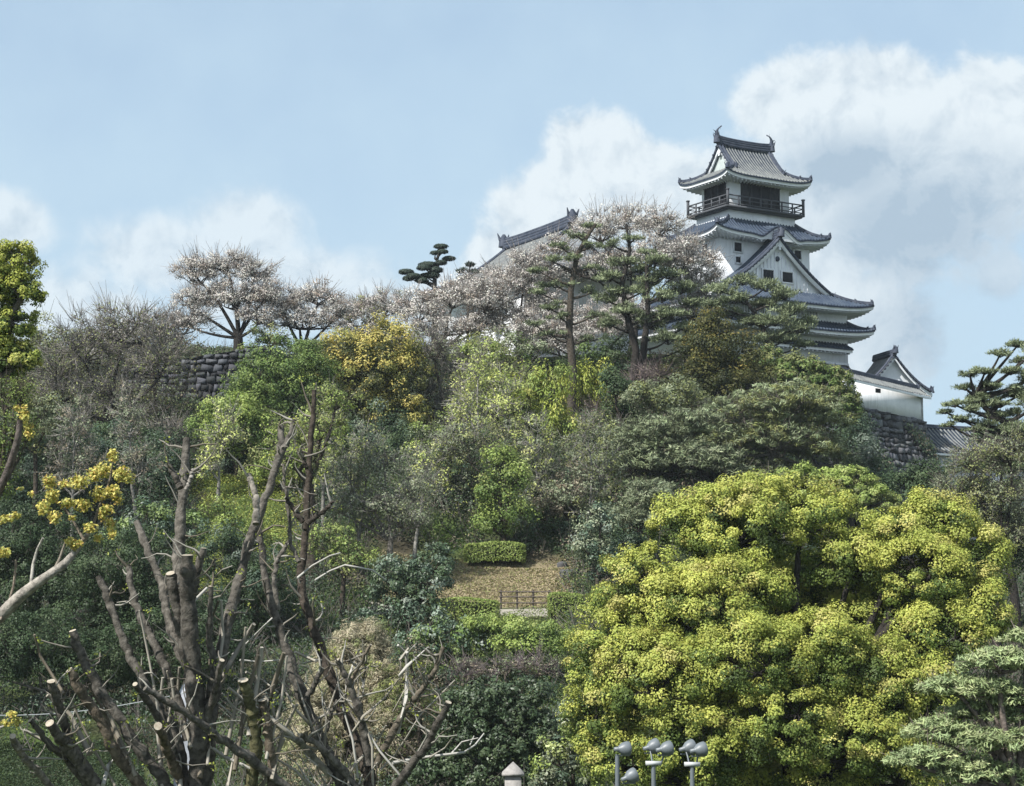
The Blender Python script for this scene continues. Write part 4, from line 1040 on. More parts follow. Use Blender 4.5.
plant('gloss', 'camellia_bush', 'dark glossy camellia left of the path bank', 74,
      [(400, 585, 30, 30), (430, 575, 24, 24), (385, 615, 28, 26), (420, 610, 28, 26), (440, 555, 14, 12)], G_DARK + G_BLUE, cat='bush', crown='foliage', trunk=408)
plant('gloss', 'camellia_bush', 'grey-green glossy camellia right of the hollow by the big bright tree', 80,
      [(590, 545, 20, 26), (612, 565, 24, 22), (600, 520, 18, 16)], G_BLUE + G_GREY, cat='bush', crown='foliage', trunk=602)
plant('gloss', 'shrub', 'leafy green shrub mass below the path, left part', 69,
      [(450, 632, 34, 16), (420, 645, 30, 18), (470, 650, 30, 16)], G_MID + G_BLUE, cat='bush', crown='foliage', leaf=3.6)
plant('dense', 'shrub', 'sunlit light-green shrub mass below the path, right part', 68.5,
      [(510, 632, 34, 14), (550, 635, 28, 14), (530, 648, 38, 16), (485, 625, 22, 10)], G_MID, new=G_LIGHT, newf=.6, cat='bush', crown='foliage')
plant('bare', 'bare_bush', 'pinkish-grey twiggy bush among the dark shrubs right of the dry mound', 62,
      [(470, 675, 30, 20), (505, 668, 28, 16), (540, 668, 24, 16)], BROWN + G_GREY, twigcol=(.24, .2, .2), lpc=20, dens=1.3, cat='bush', crown='foliage')
plant('gloss', 'evergreen_bush', 'large dark glossy bush in front of the stone pillar', 58,
      [(480, 705, 36, 24), (520, 700, 36, 26), (460, 735, 34, 26), (505, 740, 42, 30), (540, 740, 28, 30), (440, 770, 30, 22), (500, 775, 44, 24)], G_DARK, cat='bush', crown='foliage', leaf=3.6)
plant('gloss', 'evergreen_bush', 'pale blue-green glossy bush left of the floodlights', 52,
      [(575, 725, 18, 26), (560, 755, 22, 24), (590, 765, 22, 24), (548, 780, 18, 14)], G_BLUE + G_GREY + G_LIGHT, cat='bush', crown='foliage', leaf=3.6)
plant('loose', 'evergreen_bush', 'loose mixed shrub right of the dry mound', 59,
      [(410, 655, 24, 18), (440, 680, 24, 20), (420, 710, 26, 24), (400, 745, 24, 26)], G_MID + G_BLUE + BROWN, cat='bush', crown='foliage', lpc=34)

# ---- left-edge camphor and right-edge trees
plant('broad', 'camphor_tree', 'tall camphor tree at the left edge with yellowing outer leaves', 44,
      [(8, 262, 30, 22), (-15, 290, 40, 34), (22, 290, 20, 22), (5, 325, 30, 26), (-20, 360, 50, 40), (15, 358, 24, 20)], G_MID, new=G_YEL, newf=.85, trunk=-40, tr=.35, clump=7, leaf=3.2, bark=GREYBARK)
plant('loose', 'broadleaf_tree', 'light green sapling below the camphor at the left edge', 43,
      [(5, 400, 26, 24), (22, 395, 14, 22), (0, 440, 30, 26), (28, 430, 12, 18), (-10, 480, 30, 26)], G_LIGHT + G_MID, trunk=-5, tr=.1, lpc=34)
tall_pine('pine_tree', 'leaning garden pine with layered pads against the sky at the right edge', 80,
          [(1060, 560), (1050, 480), (1030, 440), (1005, 422), (985, 408), (975, 395)],
          [(1018, 345, 14, 5), (1010, 372, 16, 6), (985, 372, 14, 5), (965, 388, 13, 5), (990, 388, 16, 6), (1015, 390, 16, 6), (955, 405, 13, 5), (975, 402, 14, 5), (1000, 405, 15, 6), (1020, 412, 14, 6), (962, 420, 13, 5), (985, 424, 12, 5),
           (945, 412, 9, 4), (1022, 360, 10, 5), (1010, 430, 14, 5), (1030, 380, 14, 8), (1035, 350, 12, 7), (970, 375, 12, 5), (1000, 355, 14, 5), (1020, 395, 18, 8), (995, 415, 18, 8), (1015, 430, 20, 9), (970, 410, 14, 6), (985, 398, 16, 6), (1040, 370, 20, 10), (1035, 405, 20, 10), (950, 425, 10, 4), (975, 430, 12, 5)], .30, G_PINE, 51, nd=2.2, bark=DARKBARK, bough=.05, needle=5)
plant('bare', 'bare_tree', 'tangled half-bare tree with olive leaves below the leaning garden pine', 77,
      [(975, 460, 34, 22), (1010, 455, 28, 24), (960, 490, 36, 22), (1000, 495, 34, 26), (1015, 530, 28, 30), (985, 520, 30, 22)], G_OLIVE + G_GREY, twigcol=(.22, .2, .17), lpc=45, dens=1.3, trunk=1000, tr=.2, bark=DARKBARK)
plant('dense', 'evergreen_tree', 'dark evergreen between the rampart and the right edge', 90,
      [(930, 480, 24, 18), (900, 500, 30, 22), (950, 510, 40, 26), (1000, 550, 40, 40)], G_DARK, seed=77, tr=.2, trunk=960)

# ---- the big camphor
plant('broad', 'camphor_tree', 'huge round camphor tree with bright yellow-green new leaves at lower right', 47,
      [(740, 525, 62, 44, 1), (690, 520, 40, 30, 1.2), (800, 515, 50, 36, 1.6), (760, 492, 28, 18, 1.5), (640, 590, 48, 42, 0), (612, 650, 46, 46, -.5), (600, 710, 34, 44, -1), (690, 610, 56, 44, -.6), (660, 680, 58, 46, -1.6),
       (735, 590, 50, 40, .2), (785, 585, 44, 34, 3), (850, 560, 46, 36, 1.4), (905, 530, 46, 32, 1.6), (942, 520, 38, 26, 1.8), (975, 560, 36, 40, 1.5), (925, 575, 50, 40, .8), (872, 612, 42, 34, 2),
       (975, 610, 34, 40, .8), (940, 635, 50, 38, .2), (750, 660, 60, 44, -1.8), (820, 650, 56, 42, -1.2), (880, 680, 50, 40, -.8), (780, 720, 60, 44, -1.8), (690, 745, 56, 44, -1.8), (850, 740, 56, 44, -1.4), (620, 755, 40, 30, -1.2), (930, 700, 40, 40, -.4), (900, 770, 50, 34, -1), (740, 600, 80, 60, 4), (850, 620, 90, 70, 4), (700, 690, 80, 60, 2.5), (830, 710, 100, 60, 2.5), (720, 775, 70, 34, 0), (810, 785, 60, 30, -.6)],
      [((.10, .145, .035), 2), ((.13, .175, .04), 2), ((.075, .11, .03), 1)], new=NEW_C, newf=.78, trunk=790, tr=.5, forkpy=800, leaf=2.5, asp=.7, clump=12, lpc=270, dens=1.45, inner=.15, bark=DARKBARK, hubs=8, zmin=-.75)
plant('pine', 'pine_tree', 'grey-green pine with layered spreading boughs in the lower right corner', 36,
      [(1000, 665, 40, 16), (960, 690, 36, 14), (1015, 700, 40, 16), (985, 715, 42, 14), (940, 735, 36, 14), (1000, 745, 44, 16), (925, 762, 34, 14), (975, 775, 46, 16), (1020, 780, 40, 16), (1025, 640, 24, 12), (985, 690, 34, 14)],
      [((.29, .35, .17), 2), ((.23, .29, .14), 2), ((.36, .41, .21), 1)], trunk=1030, tr=.2, forkpy=800, bark=(.22, .18, .16), leaf=7, asp=.2, clump=9, lpc=90, twigs=2, dens=1.9)

# ---- shrubs along the edge of the upper terrace
for i, (L_, D, lb, pal, kd) in enumerate([
    ([(455, 352, 26, 14), (480, 348, 22, 14)], 115.5, 'low olive shrub at the foot of the wide pinkish cherry tree', G_OLIVE + G_GREY, 'loose'),
    ([(510, 345, 26, 16), (535, 352, 22, 14)], 115.5, 'grey-green shrub below the blossom hiding the hall wall', G_GREY + G_MID, 'loose'),
    ([(595, 358, 26, 14), (618, 352, 18, 14)], 115.5, 'dark green shrub between the slender pine and the tall pair', G_MID + G_DARK, 'dense'),
    ([(670, 360, 24, 14), (695, 352, 20, 14)], 115.5, 'brownish green shrub right of the foot of the tall pine pair', G_OLIVE + BROWN, 'loose'),
    ([(350, 352, 24, 14), (325, 350, 22, 12)], 115.5, 'pale olive shrub behind the top of the golden tree', G_OLIVE + G_GREY, 'loose'),
    ([(410, 348, 22, 14), (392, 340, 18, 12)], 116, 'grey twiggy shrub right of the golden tree top', G_GREY + BROWN, 'loose'),
    ([(40, 340, 34, 26), (75, 350, 32, 24)], 115, 'hazy grey-green shrub beyond the camphor at the left edge', G_GREY + G_OLIVE, 'loose'),
    ([(135, 345, 32, 20), (175, 345, 30, 18)], 116, 'hazy shrub on top of the stone retaining wall', G_GREY + BROWN, 'loose'),
    ([(270, 340, 26, 16), (248, 350, 16, 10)], 114, 'olive shrub at the right end of the stone retaining wall', G_OLIVE + G_MID, 'loose')]):
    plant(kd, 'shrub', lb, D, L_, pal, cat='bush', crown='foliage', seed=200 + i, tr=.08, group='shrubs along the upper terrace')
# ---- more individual trees on the slope
for i, (L_, D, lb, pal, kd, nw) in enumerate([
    ([(655, 400, 30, 16), (685, 400, 30, 18)], 101, 'olive-green tree directly left below the drooping conifer', G_OLIVE + G_GREY, 'dense', None),
    ([(560, 500, 24, 20), (580, 485, 22, 18)], 90, 'grey leafy tree right of the sapling over the hollow', G_GREY + BROWN, 'loose', None),
    ([(440, 440, 26, 22), (425, 460, 24, 20)], 95, 'dull green tree below the leafless thicket', G_MID + G_GREY, 'loose', G_LIGHT),
    ([(640, 520, 26, 22), (655, 500, 24, 18)], 83, 'soft grey-green tree touching the upper left of the big bright tree', G_GREY, 'pine', None),
    ([(265, 470, 22, 14), (300, 478, 18, 14)], 93, 'small yellow-green bush tree beside the long clipped hedge', G_LIGHT + G_OLIVE, 'dense', None),
    ([(225, 520, 24, 18), (250, 545, 26, 20)], 82, 'light green leafy bush tree on the bank below the long hedge', G_LIGHT + G_MID, 'loose', None),
    ([(355, 560, 24, 18), (330, 545, 24, 20)], 78, 'olive bush tree between the tall dark pole and the camellia', G_OLIVE + G_MID, 'loose', G_LIGHT),
    ([(20, 430, 26, 30), (45, 420, 22, 24)], 86, 'grey-green tree behind the sapling at the left edge', G_GREY + G_OLIVE, 'loose', None),
    ([(505, 395, 18, 22), (520, 410, 16, 20)], 100, 'slim tree with yellow-green tips left of the bright feathery tree', G_LIGHT + G_OLIVE, 'loose', G_YEL)]):
    plant(kd, 'broadleaf_tree', lb, D, L_, pal, seed=300 + i, tr=.12, new=nw, newf=.5)
# ---- tall airy trees: thin grey stems, pale twigs, sparse lime leaves
KINDS['airy'] = dict(leaf=2.5, asp=.6, clump=7, lpc=20, dens=.8, inner=.5, twigs=5, zmin=-.8, flat=.8, mat=M_LEAF)
LIME = [((.42, .46, .15), 2), ((.34, .39, .12), 2), ((.46, .48, .21), 1), ((.22, .24, .13), 1)]
for i, (L_, D, lb, pal) in enumerate([
    ([(478, 365, 18, 26), (470, 405, 20, 30), (482, 440, 18, 26)], 98, 'tall airy tree with pale stem and lime leaves right beside the leafless thicket', LIME),
    ([(505, 400, 18, 34), (515, 440, 18, 30), (500, 470, 16, 24)], 94, 'tall airy lime-leaved tree above the fresh green sapling', LIME),
    ([(535, 440, 16, 30), (545, 475, 18, 26), (530, 505, 16, 22)], 91, 'airy grey-stemmed tree just right of the fresh green sapling', G_GREY + LIME),
    ([(450, 440, 18, 32), (440, 480, 18, 28), (456, 510, 16, 20)], 92, 'airy tree with mixed grey and lime leaves left of the fresh green sapling', G_GREY + LIME),
    ([(420, 470, 16, 28), (410, 505, 18, 24)], 88, 'thin grey airy tree above the camellia beside the lawn bank', LIME + G_GREY),
    ([(365, 450, 16, 30), (350, 485, 16, 26), (372, 510, 18, 22)], 85, 'airy pale-twigged tree right of the tall dark pruned pole', LIME + G_GREY),
    ([(225, 430, 18, 26), (212, 460, 16, 22)], 93, 'airy yellow-green tree at the right foot of the stone retaining wall', LIME),
    ([(330, 430, 14, 30), (322, 465, 16, 26)], 88, 'airy lime-leaved tree directly behind the tip of the tall dark pruned pole', LIME),
    ([(590, 440, 18, 28), (600, 475, 20, 24), (580, 505, 18, 20)], 89, 'airy grey-green tree left of the soft pine above the big bright tree', G_GREY + G_OLIVE),
    ([(75, 430, 20, 34), (60, 470, 20, 28), (92, 470, 18, 26)], 84, 'dull airy tree above the yellow-leaved branch at the left', G_GREY + BROWN),
    ([(130, 420, 20, 34), (142, 460, 20, 26)], 88, 'brown-grey airy tree in front of the stone retaining wall', G_GREY + BROWN)]):
    plant('airy', 'broadleaf_tree', lb, D, L_, pal, seed=400 + i, tr=.10, bark=(.26, .25, .23), twigcol=(.36, .34, .31), hubs=7, group='tall airy trees in mid slope')
# ivy on the rampart
def ivy():
    r = np.random.default_rng(90); m = MB(); d = WB - WA; L = np.linalg.norm(d); d = d / L; nn = np.array([d[1], -d[0]]); n = 15000
    s = r.uniform(-.5, L, n); z = r.uniform(13, WZB, n); f = np.sin(s * 1.1 + 1.5 * np.sin(z * .8)) + .8 * np.sin(z * 1.3 + s * .5) + (WZB - z) * .16 - .9
    k = f > r.uniform(0, 1, n); s, z = s[k], z[k]; q = WZB + .6 - z; b = .2 * q + .02 * q * q + r.uniform(.12, .5, len(s))
    P = np.stack([WA[0] + d[0] * s + nn[0] * b, WA[1] + d[1] * s + nn[1] * b, z], -1); N = np.tile([nn[0], nn[1], .4], (len(s), 1)) + r.normal(size=(len(s), 3)) * .5
    col = pick(G_DARK + G_BLUE + BROWN[:1], len(s), r) * r.uniform(.7, 1.3, (len(s), 1)); m.leaves(P, N, .2, .15, col, r)
    tag(m.build('ivy', M_LEAF), 'patchy dark ivy climbing the rubble rampart', 'ivy', kind='stuff')
ivy()
plant('pine', 'pine_tree', 'dark bushy pine filling the right edge behind the leaning garden pine', 86,
      [(1010, 440, 30, 18), (1030, 470, 30, 24), (985, 470, 28, 18), (1005, 500, 34, 22), (965, 500, 28, 18), (1020, 535, 30, 24), (985, 535, 30, 22)], G_PINE + G_DARK, trunk=1015, tr=.22, bark=DARKBARK)
# ================================================================ undergrowth: nobody could count it
def undergrowth():
    r = np.random.default_rng(21); m = MB(); w = MB()
    n = 16500
    y = 57 + (127 - 57) * r.random(n) ** .85; x = (r.uniform(-1.12, 1.12, n)) * y * 512 / F
    px = 512 + x / y * F
    nz = lambda a, b, c: np.sin(x * a + 1.7 * np.sin(y * b + c)) * np.sin(y * a * .9 + 1.3 * np.sin(x * b - c))
    hgt = .35 + .75 * np.clip(nz(.45, .3, 1.) + .4, 0, 1.4) + r.uniform(0, .4, n)
    keepout = ((px > 372) & (px < 566) & (y > 74) & (y < 88.2)) | ((px < 140) & (y < 63)) | ((px > 196) & (px < 300) & (y > 80) & (y < 96)) | ((y > 121) & (px > 440))
    near = (px > 372) & (px < 600) & (y > 60) & (y < 79); hgt[near] *= .5
    near = (y > 110); hgt[near] *= .55
    k = ~keepout; x, y, px, hgt = x[k], y[k], px[k], hgt[k]; n = len(x)
    z = terr(x, y); P = np.stack([x, y, z + hgt * .55], -1)
    pn = np.sin(x * .23 + 2 * np.sin(y * .17)) + np.sin(y * .31 - x * .1) * .6 + r.normal(size=n) * .45
    pals = [G_DARK + G_BLUE, G_DARK + G_MID[:1], G_DARK + G_OLIVE[:1], BROWN + G_DARK]  # mostly dark palettes paint the shade between the crowns
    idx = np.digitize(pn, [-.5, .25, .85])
    idx = np.where((px < 330) & (y < 92), 0, idx); idx = np.where((px > 400) & (px < 580) & (y < 66), 0, idx)  # darkest palette forced at lower left to paint the deep shade there
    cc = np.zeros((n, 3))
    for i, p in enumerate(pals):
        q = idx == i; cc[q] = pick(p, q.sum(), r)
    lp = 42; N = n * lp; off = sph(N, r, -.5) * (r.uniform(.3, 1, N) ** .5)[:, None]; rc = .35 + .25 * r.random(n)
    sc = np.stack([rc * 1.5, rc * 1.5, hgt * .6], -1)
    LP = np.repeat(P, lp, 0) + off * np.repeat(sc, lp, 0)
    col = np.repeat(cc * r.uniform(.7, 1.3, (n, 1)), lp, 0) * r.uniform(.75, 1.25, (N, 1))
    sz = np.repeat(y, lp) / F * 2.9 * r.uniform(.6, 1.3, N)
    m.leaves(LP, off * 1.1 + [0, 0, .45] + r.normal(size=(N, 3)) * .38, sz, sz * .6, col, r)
    q = np.repeat(P[::2], 3, 0); d = sph(len(q), r, .1) * r.uniform(.5, 1.4, (len(q), 1))
    m.segs(q - [0, 0, .4], q + d, .02, .008, np.tile([.2, .18, .16], (len(q), 1)))
    tag(m.build('undergrowth', M_LEAF), 'mixed dark, olive and brownish undergrowth covering the castle slope', 'undergrowth', kind='stuff')
undergrowth()
def low_cover():
    r = np.random.default_rng(22); m = MB()
    for (x0, x1, d0, d1, n, pal, h) in ((190, 305, 80, 96, 26000, G_LIGHT + G_YEL, .35), (372, 600, 64, 78.6, 60000, G_LIGHT + G_MID + G_OLIVE, .4), (-20, 150, 57, 64, 45000, G_DARK, .16),  # lower-left lawn takes dark leaf colours, painting its shade
                                (380, 580, 82.3, 88.2, 26000, [((.30, .25, .16), 5), ((.26, .27, .11), 3), ((.36, .31, .20), 2)], .10)):
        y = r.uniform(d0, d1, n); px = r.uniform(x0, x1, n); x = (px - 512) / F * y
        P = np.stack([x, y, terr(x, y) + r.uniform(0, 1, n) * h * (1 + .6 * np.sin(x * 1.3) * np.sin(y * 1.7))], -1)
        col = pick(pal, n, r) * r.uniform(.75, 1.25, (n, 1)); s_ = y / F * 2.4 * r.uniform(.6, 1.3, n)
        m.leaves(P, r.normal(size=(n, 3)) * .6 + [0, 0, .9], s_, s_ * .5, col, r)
    tag(m.build('ground_cover', M_LEAF), 'light green low ground cover and grass on the banks beside the path', 'ground cover', kind='stuff')
low_cover()

# ================================================================ clipped hedges, fence
def hedge(x0, x1, D, h, dep, label, pal, zb=None, tilt=0.0, seed=0, rnd=.12):
    r = np.random.default_rng(seed + 300); A = (x0 - 512) / F * D; B = (x1 - 512) / F * D
    L = B - A; cx = (A + B) / 2; z = float(terr(cx, D)) if zb is None else zb
    root = empty('clipped_hedge', (cx, D, z)); tag(root, label, 'hedge', 'clipped hedges along the path')
    m = MB(); n = int((L * dep * 1.3 + 2 * h * (L + dep)) * 420)
    u = r.uniform(-1, 1, (n, 3)); ax = r.choice(3, n, p=[.22, .38, .4]); s_ = np.where(r.random(n) < .5, -1, 1); u[np.arange(n), ax] = np.where(ax == 2, 1, s_)
    rd = (np.abs(u) ** 8).sum(1, keepdims=True) ** (1 / 8.); q = u / rd
    nrm = np.sign(q) * np.abs(q) ** 7 + r.normal(size=(n, 3)) * .45
    P = q * [L / 2, dep / 2, h / 2] * r.uniform(.93, 1.04, (n, 1)) + [0, 0, h / 2] + r.normal(size=(n, 3)) * .02
    P[:, 2] += .06 * np.sin(P[:, 0] * 2.1 + seed)
    col = pick(pal, n, r) * r.uniform(.75, 1.25, (n, 1)); sz = D / F * 2.0 * r.uniform(.6, 1.3, n)
    m.leaves(P, nrm, sz, sz * .6, col, r); m.build('foliage', M_LEAF, root)
    w = MB(); w.box((0, 0, h * .45), (L * .9, dep * .8, h * .8), col=(.03, .035, .02))  # added near-black core box paints the shaded inside behind the leaves
    for x in np.linspace(-L * .42, L * .42, max(3, int(L / .5))): w.tube([(x, 0, -.1), (x, 0, h * .5)], .04, 5, col=BARK)
    w.build('stem', M_BARK, root)
G_HEDGE = [((.24, .31, .08), 2), ((.18, .24, .06), 2), ((.32, .37, .12), 1)]
hedge(465, 525, 88.0, .95, 1.5, 'sunlit block hedge on top of the lawn bank before the dark hollow', G_HEDGE, seed=1)
hedge(432, 499, 78.6, .85, 1.0, 'low clipped hedge left of the path fence, partly behind the camellia', G_HEDGE, seed=2)
hedge(548, 596, 78.6, 1.05, 1.2, 'square clipped hedge right of the path fence, beside the big bright tree', G_HEDGE, seed=3)
hedge(186, 318, 97.0, 1.1, 1.2, 'long level clipped hedge on the left terrace below the stone retaining wall', G_HEDGE, seed=4, zb=at(250, 501, 97)[2])

def fence():
    D = 81.9; x0, x1 = (501 - 512) / F * D, (549 - 512) / F * D
    z = float(terr((x0 + x1) / 2, D)); root = empty('path_fence', ((x0 + x1) / 2, D, z)); tag(root, 'low dark rail fence along the path between the two clipped hedges', 'fence')
    mm = mat('fence_wood', (.10, .085, .075), rough=.85, spec=.2, var=.3)
    L = x1 - x0
    for x in np.linspace(-L / 2, L / 2, 4):
        m = MB(); m.tube([(x, 0, -.1), (x, 0, .86)], .045, 7); m.build('post', mm, root)
    for zz in (.28, .55, .78):
        m = MB(); m.tube([(-L / 2 - .1, -.05, zz), (L / 2 + .1, -.05, zz)], .03, 6); m.build('rail', mm, root)
fence()

# rocks at the right end of the bank
m = MB(); r = np.random.default_rng(8)
def rock(c, s, r, colr):
    d = sph(1, r); th = np.linspace(0, math.pi, 8); ph = np.linspace(0, 2 * math.pi, 13)[:-1]
    v = []
    for t in th:
        for p in ph: v.append([math.sin(t) * math.cos(p), math.sin(t) * math.sin(p), math.cos(t)])
    v = np.array(v); k = 1 + .22 * np.sin(v[:, 0] * 3.1 + r.uniform(0, 6)) * np.sin(v[:, 1] * 2.7 + r.uniform(0, 6)) + .12 * np.sin(v[:, 2] * 5 + r.uniform(0, 6))
    v = np.sign(v) * np.abs(v) ** .8 * k[:, None] * np.array(s); m = MB()
    f = [[i * 12 + j, (i + 1) * 12 + j, (i + 1) * 12 + (j + 1) % 12, i * 12 + (j + 1) % 12] for i in range(7) for j in range(12)]
    m.add(v, f, np.array(colr)); o = m.build('boulder', M_STONE); o.location = Vector([float(q) for q in c]); return o
for (px, D, s, lb) in ((570, 85.6, (.45, .4, .3), 'largest grey garden boulder at the right end of the lawn bank'), (583, 84.6, (.3, .3, .22), 'small grey boulder nearest the big bright tree on the bank'), (562, 87.5, (.3, .3, .22), 'dark mid-size boulder at the edge of the hollow')):
    x = (px - 512) / F * D; o = rock((x, D, float(terr(x, D)) + s[2] * .5), s, r, (.10, .10, .105)); tag(o, lb, 'boulder', 'boulders at the end of the lawn bank')
# ledge slab over the dark hollow


# ================================================================ dry mound
STRAW = [((.30, .27, .18), 3), ((.23, .21, .14), 2), ((.37, .33, .23), 1), ((.20, .22, .10), .8)]
plant('dense', 'dry_bush', 'big smooth mound of pale dry stems behind the right pruned tree', 62,
      [(352, 690, 44, 60), (340, 740, 56, 60), (372, 720, 40, 60), (330, 790, 60, 50), (365, 655, 28, 34)], STRAW, cat='bush', crown='foliage', leaf=4.2, asp=.16, clump=6, lpc=70, dens=2.0, flat=1.0)
plant('dense', 'dry_bush', 'mossy green and straw mound right beside the pale dry one', 60.5,
      [(400, 700, 30, 44), (405, 750, 34, 40), (385, 780, 40, 30)], STRAW + G_OLIVE, cat='bush', crown='foliage', leaf=3.4, asp=.25, clump=6, lpc=60)

# ================================================================ pruned trees
PB = np.array([.12, .11, .095])
def pruned(name, label, D0, base_px, stems, twl, seed, base_r=.5, bark=PB, zg=None):
    r = np.random.default_rng(seed); m0 = pxm(D0)
    bx = (base_px - 512) / F * D0; zb = float(terr(bx, D0)) - .1; root = empty(name, (bx, D0, zb)); tag(root, label, 'tree', 'pruned trees in the foreground')
    o0 = np.array([bx, D0, zb]); tw = MB(); lv = MB()
    ptop = at(base_px, 795, D0)
    m = MB(); m.tube(np.array([o0 - [0, 0, .1], o0 * .6 + ptop * .4 + [.05, 0, 0], ptop]) - o0, [base_r * 1.35, base_r, base_r * .95], 12, col=bark); m.build('trunk', M_BARK, root)
    for st in stems:
        pts_px, rr, cut, dd = st['p'], st['r'], st.get('cut', 1), st.get('d', 0)
        n = len(pts_px); P = []
        for i, (x, y) in enumerate(pts_px):
            q = i / max(1, n - 1)                     # 0 tip -> 1 root
            P.append(at(x, y, D0 + dd * (1 - q)))
        P = np.array(P)[::-1]
        # resample smoothly
        t = np.linspace(0, 1, n); T = np.linspace(0, 1, max(n * 4, 10)); Q = np.stack([np.interp(T, t, P[:, i]) for i in (0, 1, 2)], -1)
        for _ in range(2): Q[1:-1] = (Q[:-2] + 2 * Q[1:-1] + Q[2:]) / 4
        Q[1:-1] += r.normal(size=Q[1:-1].shape) * .012
        T2 = np.linspace(0, 1, len(Q) * 3); Q = np.stack([np.interp(T2, T, Q[:, i]) for i in (0, 1, 2)], -1); T = T2
        ra = np.linspace(rr[1] * .84, rr[0] * .8, len(Q)) * m0 * (1 + .06 * np.sin(T * 23 + r.uniform(0, 6)) + .05 * np.sin(T * 61 + r.uniform(0, 6)))
        for _ in range(r.integers(1, 4)): ra *= 1 + r.uniform(.1, .3) * np.exp(-((T - r.uniform(.1, .95)) / .02) ** 2)
        c = bark * r.uniform(.8, 1.3) if 'c' not in st else np.array(st['c'])
        b = MB(); b.tube(Q - o0, ra, 12, col=c, capmi=1 if cut else None)
        V = b.v[0]; k1 = np.sin(V * 37.1).sum(1) * np.sin(V[:, ::-1] * 23.7 + 2).sum(1) / 4; ax_ = np.repeat(Q - o0, 12, 0)
        b.v[0] = ax_ + (V - ax_) * (1 + .10 * np.clip(k1, -1, 1) + .05 * r.normal(size=len(V)))[:, None]
        b.c[0] = b.c[0] * (1 + .35 * np.clip(k1, -1, 1) + .15 * r.normal(size=len(V)))[:, None].clip(.3, 2)
        b.build('branch', [M_BARK, M_CUT], root)
        # knuckles
        k = st.get('tw', 3) * 2 + 2
        for _ in range(k):
            i = r.integers(len(Q) // 4, len(Q)); p = Q[min(i, len(Q) - 1)]; d = np.array([r.normal(), r.normal() * .5, r.uniform(-.1, 1.2)]); d /= np.linalg.norm(d)
            l = r.uniform(8, 40) * m0; a = p + d * ra[min(i, len(Q) - 1)] * .8; pts = [a]
            for j in range(4): d = d + r.normal(size=3) * .28 + [0, 0, .1]; d /= np.linalg.norm(d); pts.append(pts[-1] + d * l / 4)
            cc = [(.19, .175, .15), (.13, .115, .09), (.25, .24, .21)][r.integers(3)]
            tw.tube(np.array(pts) - o0, np.linspace(1.3, .45, 5) * m0 * r.uniform(.6, 1.2), 4, col=cc)
            if r.random() < .35:
                e = pts[-1]; nn = 7; lv.leaves(e + r.normal(size=(nn, 3)) * 2.5 * m0 - o0, r.normal(size=(nn, 3)), 3.2 * m0, 2 * m0, np.tile([.32, .36, .07], (nn, 1)) * r.uniform(.7, 1.2, (nn, 1)), r)
    for (pp, w0, w1, c) in twl:
        P = np.array([at(x, y, D0 + .3 * math.sin(i * 2.1)) for i, (x, y) in enumerate(pp)]) - o0
        tw.tube(P, np.linspace(w0, w1, len(P)) * m0, 5, col=c)
    tag(tw.build('twigs', M_TWIG, root), kind='stuff')
    if lv.v: tag(lv.build('shoots', M_LEAF, root), kind='stuff')
    return root
PALE = (.28, .26, .22); PALE2 = (.36, .35, .32); BRN = (.145, .12, .09)
